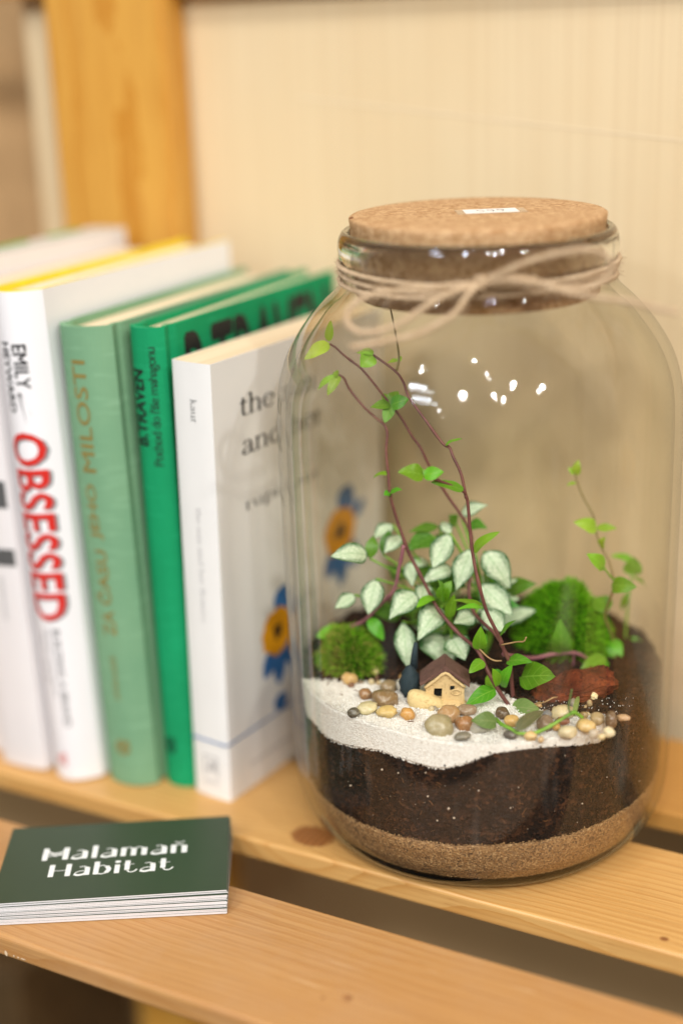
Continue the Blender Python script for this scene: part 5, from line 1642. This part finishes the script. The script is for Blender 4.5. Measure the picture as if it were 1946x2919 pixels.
M_STEM = stem_mat('purple_stem', (92, 54, 52), (110, 66, 62), (128, 86, 74))
M_STEMP = stem_mat('mauve_stem', (140, 88, 100), (156, 104, 112), (120, 72, 80))
M_STEMG = stem_mat('green_stem', (104, 160, 44), (128, 176, 60), (92, 140, 40))
M_STEMO = stem_mat('olive_stem', (120, 112, 64), (134, 118, 70), (110, 92, 60))
M_ROOT = stem_mat('pale_root', (168, 132, 92), (186, 152, 108), (146, 110, 76))

def clamp_in(p, lim=0.0738):
    p = np.array(p, float)
    lim2 = lim if p[2] < 0.185 else float(np.interp(p[2], [.185, .2, .212, .225], [lim, .068, .060, .048]))
    r_ = math.hypot(p[0], p[1])
    if r_ > lim2:
        p[:2] *= lim2 / r_
    return p

def leaf(base, tip, width, roll, mat, parent, sharp=0.72, curl=0.14, fold=0.16, point=0.72, nu=4, nv=12, seed=0):
    """A blade with a folded midrib, arched from base to tip, widest below the middle."""
    a, b = clamp_in(base), clamp_in(tip)
    d = b - a
    L = np.linalg.norm(d)
    d /= L
    view = np.array(CAM) - (a + b) / 2
    view /= np.linalg.norm(view)
    up = np.array((0, 0, 1.0))
    nrm = view * (1 - roll) + up * (roll * 1.1 + .15)
    nrm = nrm - d * (nrm @ d)
    nrm /= np.linalg.norm(nrm)
    sd = np.cross(d, nrm)
    V, UV, Fc = [], [], []
    r_ = random.Random(seed)
    tw_ = r_.uniform(-.25, .25)
    for j in range(nv + 1):
        v = j / nv
        w = width * 0.5 * (math.sin(math.pi * v ** point) ** sharp) * (1 - .10 * v)
        if j in (0, nv):
            w = width * 0.015
        c_ = a + d * L * v + nrm * L * curl * (math.sin(math.pi * v) * .7 - .35 * v * v)
        ca, sa_ = math.cos(tw_ * v), math.sin(tw_ * v)
        s2, n2_ = sd * ca + nrm * sa_, nrm * ca - sd * sa_
        for i in range(nu + 1):
            u = i / nu * 2 - 1
            wave = .05 * width * math.sin(v * 9 + u * 2 + seed) * abs(u)
            V.append(c_ + s2 * w * u + n2_ * (fold * w * abs(u) + wave))
            UV.append(((u + 1) / 2, v))
    for j in range(nv):
        for i in range(nu):
            q = j * (nu + 1) + i
            Fc.append((q, q + 1, q + nu + 2, q + nu + 1))
    V = [clamp_in(p, 0.0752) for p in V]
    return make('leaf', V, Fc, mat, parent, smooth=True, uvs=UV)

PLANT = {  # stems that grow as one plant
    'front': ('front', 'frontspray', 'middle', 'top', 'root', 'runner', 'runnerdrop'),
    'left': ('left', 'leftbranch', 'root2'),
    'right': ('right', 'rightspray'),
    'rightback': ('rightback', 'rootback'),
    'creep': ('creep1', 'creep2', 'creepup', 'rootlet'),
}
PL_LABEL = {
    'front': 'tall purple stemmed vine rising through the middle of the jar',
    'left': 'purple vine arching left from the pebbles past the nerve plant',
    'right': 'green leaved vine climbing at the right side of the jar',
    'rightback': 'faint yellow green vine behind the climbing vine at the right',
    'creep': 'green creeping stem lying across the pebbles',
}
STYLE = {'front': (.00085, M_STEM), 'frontspray': (.0006, M_STEM), 'middle': (.00075, M_STEM), 'top': (.0005, M_STEMO), 'left': (.00085, M_STEM), 'leftbranch': (.00085, M_STEMP),
         'right': (.0006, M_STEMO), 'rightspray': (.00045, M_STEMG), 'rightback': (.0005, M_STEMG), 'runner': (.0009, M_STEMP), 'runnerdrop': (.0004, M_STEMP), 'root': (.00035, M_ROOT),
         'root2': (.0003, M_ROOT), 'rootback': (.0007, M_STEMP), 'creep1': (.0008, M_STEMG), 'creep2': (.00085, M_STEMG), 'creepup': (.0004, M_VLEAF_G), 'rootlet': (.0003, M_ROOT)}
roots_ = {}
part_of = {}
for pn, sts in PLANT.items():
    e = empty('vine', STEMS[sts[0]][0])
    tag(e, PL_LABEL[pn], 'vine', 'vines growing in the jar')
    roots_[pn] = e
    base = np.array(STEMS[sts[0]][0])
    for st in sts:
        part_of[st] = pn
        r0, mm = STYLE[st]
        pts = [clamp_in(p) - base for p in STEMS[st]]
        cp = catmull(pts, 5)
        nodes_ = [random.uniform(.1, .9) for _ in range(6)]
        taper = .45 if st in ('front', 'middle', 'left', 'right', 'top') else .2
        V, Fc = tube(cp, lambda u: r0 * (1 - taper * u) * (1 + .28 * max(0, max(1 - abs(u - q) * 60 for q in nodes_))), 8)
        make('stem', V, Fc, mm, e, smooth=True)
for i, (st, a, b, w, ro) in enumerate(VINE_LEAVES):
    e = roots_[part_of[st]]
    z_ = a[2]
    if st == 'creep1':
        mm = M_VLEAF_P if b[0] > 0.03 else M_VLEAF_G
    elif st == 'creepup' or (st == 'left' and z_ < 0.0705):
        mm = M_VLEAF_G
    elif z_ > 0.185 or st in ('rightback', 'right') and z_ > .11:
        mm = M_VLEAF_Y
    else:
        mm = M_VLEAF
    o = leaf(a, b, w * 1.15, ro * .7, mm, e, seed=i, curl=random.uniform(.05, .2))
    for v in o.data.vertices:
        v.co -= e.location
    # leaf stalk back to nearest stem point
npl = empty('nerve_plant', (-0.0100, 0.0020, 0.0700))
tag(npl, 'silvery white nerve plant with green leaf edges behind the little house', 'plant')
nb = np.array(npl.location)
crown = [np.array(p) for p in ((-0.031, 0.000, .082), (-0.012, -0.004, .090), (0.004, -0.002, .096), (-0.020, -0.006, .078), (0.002, 0.004, .085))]
for i, p in enumerate(crown):
    foot = np.array((p[0] * .7 - .002, p[1] * .5 + .004, ground(p[0], p[1]) - .002))
    mid_ = (foot + p) / 2 + np.array((.002 * (-1) ** i, 0, 0))
    make('stem', *tube(catmull([foot - nb, mid_ - nb, p - nb], 5), .0011, 7), M_STEMG, npl, smooth=True)
for i, (a, b, w, ro, k) in enumerate(NERVE_LEAVES):
    o = leaf(a, b, w * 1.25, ro * .8, M_NERVE if k == 0 else M_NGREEN, npl, sharp=random.uniform(.85, 1.05), curl=random.uniform(-.04, .22), fold=random.uniform(.08, .34), point=random.uniform(.74, .95), nu=6, nv=12, seed=200 + i)
    for v in o.data.vertices:
        v.co -= Vector(nb)
    # stalk from the closest crown to the leaf foot
    a_ = np.array(a)
    c_ = min(crown, key=lambda q: np.linalg.norm(q - a_))
    if np.linalg.norm(c_ - a_) < .045:
        make('stalk', *tube(catmull([c_ - nb, (c_ + a_) / 2 + np.array((0, 0, .002)) - nb, a_ - nb], 4), .0005, 6), M_STEMG, npl, smooth=True)

rl = random.Random(31)
for i in range(34):
    c_ = crown[i % 5] + np.array((rl.uniform(-.008, .008), rl.uniform(-.004, .010), rl.uniform(-.004, .010)))
    az = rl.uniform(0, 2 * math.pi)
    d = np.array((math.cos(az), math.sin(az) * .8, rl.uniform(-.5, .5)))
    d /= np.linalg.norm(d)
    if d[0] * VV[0] + d[1] * VV[1] < -.55:
        d[1] = abs(d[1])
    ln = rl.uniform(.010, .016)
    a_ = c_ + d * .004
    b_ = a_ + d * ln
    if b_[2] < ground(b_[0], b_[1]) + .003:
        b_[2] = ground(b_[0], b_[1]) + .004
    o = leaf(a_, b_, ln * rl.uniform(.52, .7), rl.uniform(.2, .6), M_NERVE if i % 2 else M_NGREEN, npl, sharp=rl.uniform(.85, 1.05), curl=rl.uniform(0, .3), fold=rl.uniform(.08, .34), point=rl.uniform(.74, .95), nu=6, nv=12, seed=400 + i)
    for v in o.data.vertices:
        v.co -= Vector(nb)
    make('stalk', *tube(catmull([crown[i % 5] - nb, (crown[i % 5] + a_) / 2 + np.array((0, 0, .001)) - nb, a_ - nb], 4), .0004, 6), M_STEMG, npl, smooth=True)

# ------------------------------------------------------------------ moss
def moss(loc, rx, ry, h, label, cols, n, ln, seed):
    r_ = random.Random(seed)
    e = empty('moss_clump', loc)
    tag(e, label, 'moss')
    t = NT('moss_' + str(seed))
    gi = t.n('NewGeometry')
    c = t.ramp(gi.outputs['Random Per Island'], [(i / (len(cols) - 1), lin(q)) for i, q in enumerate(cols)])
    t.set(c, 0.7, 0.2)
    tr = t.n('BsdfTranslucent')
    t.l(c, tr.inputs['Color'])
    mx = t.n('MixShader')
    mx.inputs[0].default_value = 0.35
    t.l(t.p.outputs[0], mx.inputs[1])
    t.l(tr.outputs[0], mx.inputs[2])
    t.l(mx.outputs[0], t.out.inputs[0])
    V0, F0 = ico(4)
    def shape(d):
        k = 1 + .16 * noise.noise(Vector(d) * 1.6 + Vector((seed, 0, 0))) + .07 * noise.noise(Vector(d) * 4)
        return np.array((d[0] * rx, d[1] * ry, max(d[2], -.25) * h)) * k
    M0 = plain('moss_base_' + str(seed), (60, 100, 16), 0.9, 0.1, 0.3, 300)
    make('cushion', [shape(v) * .93 for v in V0], F0, M0, e, smooth=True)
    parts_v, parts_f = [], []
    for i in range(n):
        z_ = r_.uniform(-.15, 1)
        a = r_.uniform(0, 2 * math.pi)
        q = math.sqrt(max(0, 1 - z_ * z_))
        d = np.array((q * math.cos(a), q * math.sin(a), z_))
        p = shape(d) * .92
        nn = np.array((d[0] / rx, d[1] / ry, d[2] / h))
        nn /= np.linalg.norm(nn)
        nn = nn + np.array((r_.uniform(-1, 1), r_.uniform(-1, 1), r_.uniform(-.3, 1.0))) * .55
        nn /= np.linalg.norm(nn)
        sd = np.cross(nn, (r_.uniform(-1, 1), r_.uniform(-1, 1), r_.uniform(-1, 1)))
        sd /= np.linalg.norm(sd) + 1e-9
        l_ = ln * r_.uniform(.6, 1.25)
        w = ln * .09
        o_ = len(parts_v)
        parts_v += [p - sd * w, p + sd * w, p + nn * l_ * .6 + sd * w * .7, p + nn * l_ + np.array((0, 0, -l_ * .12)), p + nn * l_ * .6 - sd * w * .7]
        parts_f += [(o_, o_ + 1, o_ + 2, o_ + 4), (o_ + 4, o_ + 2, o_ + 3)]
    o = make('fronds', parts_v, parts_f, t.m, e)
    o['kind'] = 'stuff'
    return e
moss((0.0268, 0.0270, 0.0690), 0.0195, 0.0170, 0.0285, 'big rounded bright green moss cushion at the back right', [(92, 168, 14), (122, 196, 24), (150, 214, 44), (70, 140, 10), (134, 204, 32)], 7000, .0042, 11)
moss((-0.0460, -0.0290, 0.0690), 0.0125, 0.0110, 0.0158, 'small shaggy moss tuft beside the glass at the left', [(110, 170, 26), (138, 194, 44), (90, 148, 18), (156, 190, 66), (172, 164, 84), (120, 180, 30)], 3200, .0042, 23)

# ------------------------------------------------------------------ little resin house
def stone_mat(name, a, b, dk):
    t = NT(name)
    n1 = t.noise(t.coord(), 260, 4, .6)
    n2 = t.noise(t.coord(), 900, 4, .6)
    c = t.mix(n1, lin(a), lin(b))
    c = t.mix(t.ramp(n2, [(.3, (.6, .6, .6, 1)), (.45, (0, 0, 0, 1))]), c, lin(dk))
    t.set(c, .7, .3)
    t.bump(t.math('ADD', n1, n2), .5, .0008)
    return t.m
M_RESIN = stone_mat('house_plaster', (226, 200, 152), (208, 178, 128), (156, 122, 78))
M_STEP = stone_mat('house_path', (234, 212, 160), (220, 194, 138), (174, 142, 92))
M_ROOF = stone_mat('house_roof', (118, 88, 80), (98, 70, 64), (70, 50, 46))
M_DARK = plain('dark_doorway', (24, 28, 30), .8, .2)
M_TREE = stone_mat('tree_paint', (50, 66, 74), (36, 52, 60), (24, 36, 42))
house = empty('miniature_house', (0.0045, -0.0455, 0.0682), (0, 0.03, 0.46))
house.scale = (1.13, 1.13, 1.13)
tag(house, 'tiny plaster coloured cottage figurine with purple brown roof on the sand', 'figurine')
def rough(vf, amp, sub=3, sc=300, seed=0):
    bm = bmesh.new()
    bvs = [bm.verts.new(v) for v in vf[0]]
    for f in vf[1]:
        bm.faces.new([bvs[i] for i in f])
    bmesh.ops.subdivide_edges(bm, edges=bm.edges, cuts=sub, use_grid_fill=True)
    bmesh.ops.recalc_face_normals(bm, faces=bm.faces)
    V, Fc = [], []
    bm.verts.index_update()
    for v in bm.verts:
        k = Vector((v.co.x * sc + seed, v.co.y * sc, v.co.z * sc))
        V.append(v.co + Vector((noise.noise(k), noise.noise(k + Vector((9, 0, 0))), noise.noise(k + Vector((0, 9, 0))))) * amp)
    Fc = [tuple(x.index for x in f.verts) for f in bm.faces]
    bm.free()
    return V, Fc
def prism(poly, y0, y1):
    n = len(poly)
    V = [(x, y0, z_) for x, z_ in poly] + [(x, y1, z_) for x, z_ in poly]
    return V, [tuple(range(n)), tuple(range(2 * n - 1, n - 1, -1))] + [(i, n + i, n + (i + 1) % n, (i + 1) % n) for i in range(n)]
# wall with a deep door opening: built from blocks round the opening
wallp = [rough(prism([(-.0068, 0), (-.0034, 0), (-.0034, .0080), (-.0056, .0080), (-.0062, .0072)], 0, .0095), .00035, 2),
         rough(prism([(-.0006, 0), (.0072, 0), (.0070, .0072), (.0062, .0080), (-.0006, .0080)], 0, .0095), .00035, 2, seed=3),
         rough(prism([(-.0034, .0068), (-.0006, .0068), (-.0006, .0080), (-.0034, .0080)], 0, .0095), .0002, 1, seed=4),
         rough(prism([(-.0034, 0), (-.0006, 0), (-.0006, .0028), (-.0034, .0028)], 0, .0095), .0002, 1, seed=4),
         rough(prism([(-.0058, .0080), (.0064, .0080), (.0004, .0126)], .0, .0095), .0003, 2, seed=5)]
make('wall', *merge(wallp), M_RESIN, house, smooth=False)
make('doorway', *box_vf(-.0036, -.0004, .0022, .0040, .0026, .0070), M_DARK, house)
make('window', *rough(box_vf(.0021, .0036, -.00035, .0006, .0066, .0078), .0001, 1), M_DARK, house)
ringv = [(.0042 + .0016 * math.cos(a), -.0003, .0056 + .0010 * math.sin(a)) for a in np.linspace(0, 2 * math.pi, 15)]
make('window_frame', *tube(ringv, .0003, 6), M_RESIN, house, smooth=True)
for s_, nm in ((-1, 'roof'), (1, 'roof')):
    x1 = .0085 * s_ + .0004
    poly = [(.0004, .0132), (x1, .0070 + (.0004 if s_ < 0 else 0)), (x1 + .0002 * s_, .0084), (.0004, .0150)]
    make(nm, *rough(prism(poly if s_ > 0 else poly[::-1], .0004, .0112), .00038, 3, 420, seed=s_), M_ROOF, house)
make('gable_trim', *tube(catmull([(-.0066, -.0002, .0070), (-.003, -.0004, .0101), (.0004, -.0004, .0128), (.0035, -.0004, .0104), (.0072, -.0002, .0074)], 3), .0006, 6), M_RESIN, house, smooth=True)
stv = []
for v in ICO_V:
    q = np.sign(v) * np.abs(v) ** .8
    stv.append((q[0] * .0066 - .0062 + .0, q[1] * .0034 - .0008, q[2] * .0032 * (1 - .4 * q[0]) + .0022))
make('front_path', [(v[0], v[1], v[2] - .18 * (v[0] + .0062)) for v in stv], ICO_F, M_STEP, house, smooth=True)
stv = []
for v in ICO_V:
    stv.append((v[0] * .0080 + .0004, v[1] * .004 + .0012, v[2] * .0018 + .0006))
make('base', stv, ICO_F, M_RESIN, house, smooth=True)
tv = lathe([(0.0, 0.0), (.0022, .0002), (.0034, .0028), (.0036, .0056), (.0028, .0086), (.0014, .0112), (0.0, .0124)], 18, wob=lambda i, a, z_: .0004 * math.sin(7 * a + z_ * 900))
make('tree', [(v[0] - .0118, v[1] + .0062, v[2] + .0006) for v in tv[0]], tv[1], M_TREE, house, smooth=True)
make('tree', *tube([(-.0104, .0085, .0106), (-.0102, .0088, .016), (-.0098, .009, .020)], lambda u: .0016 * (1 - .55 * u), 8), M_TREE, house, smooth=True)
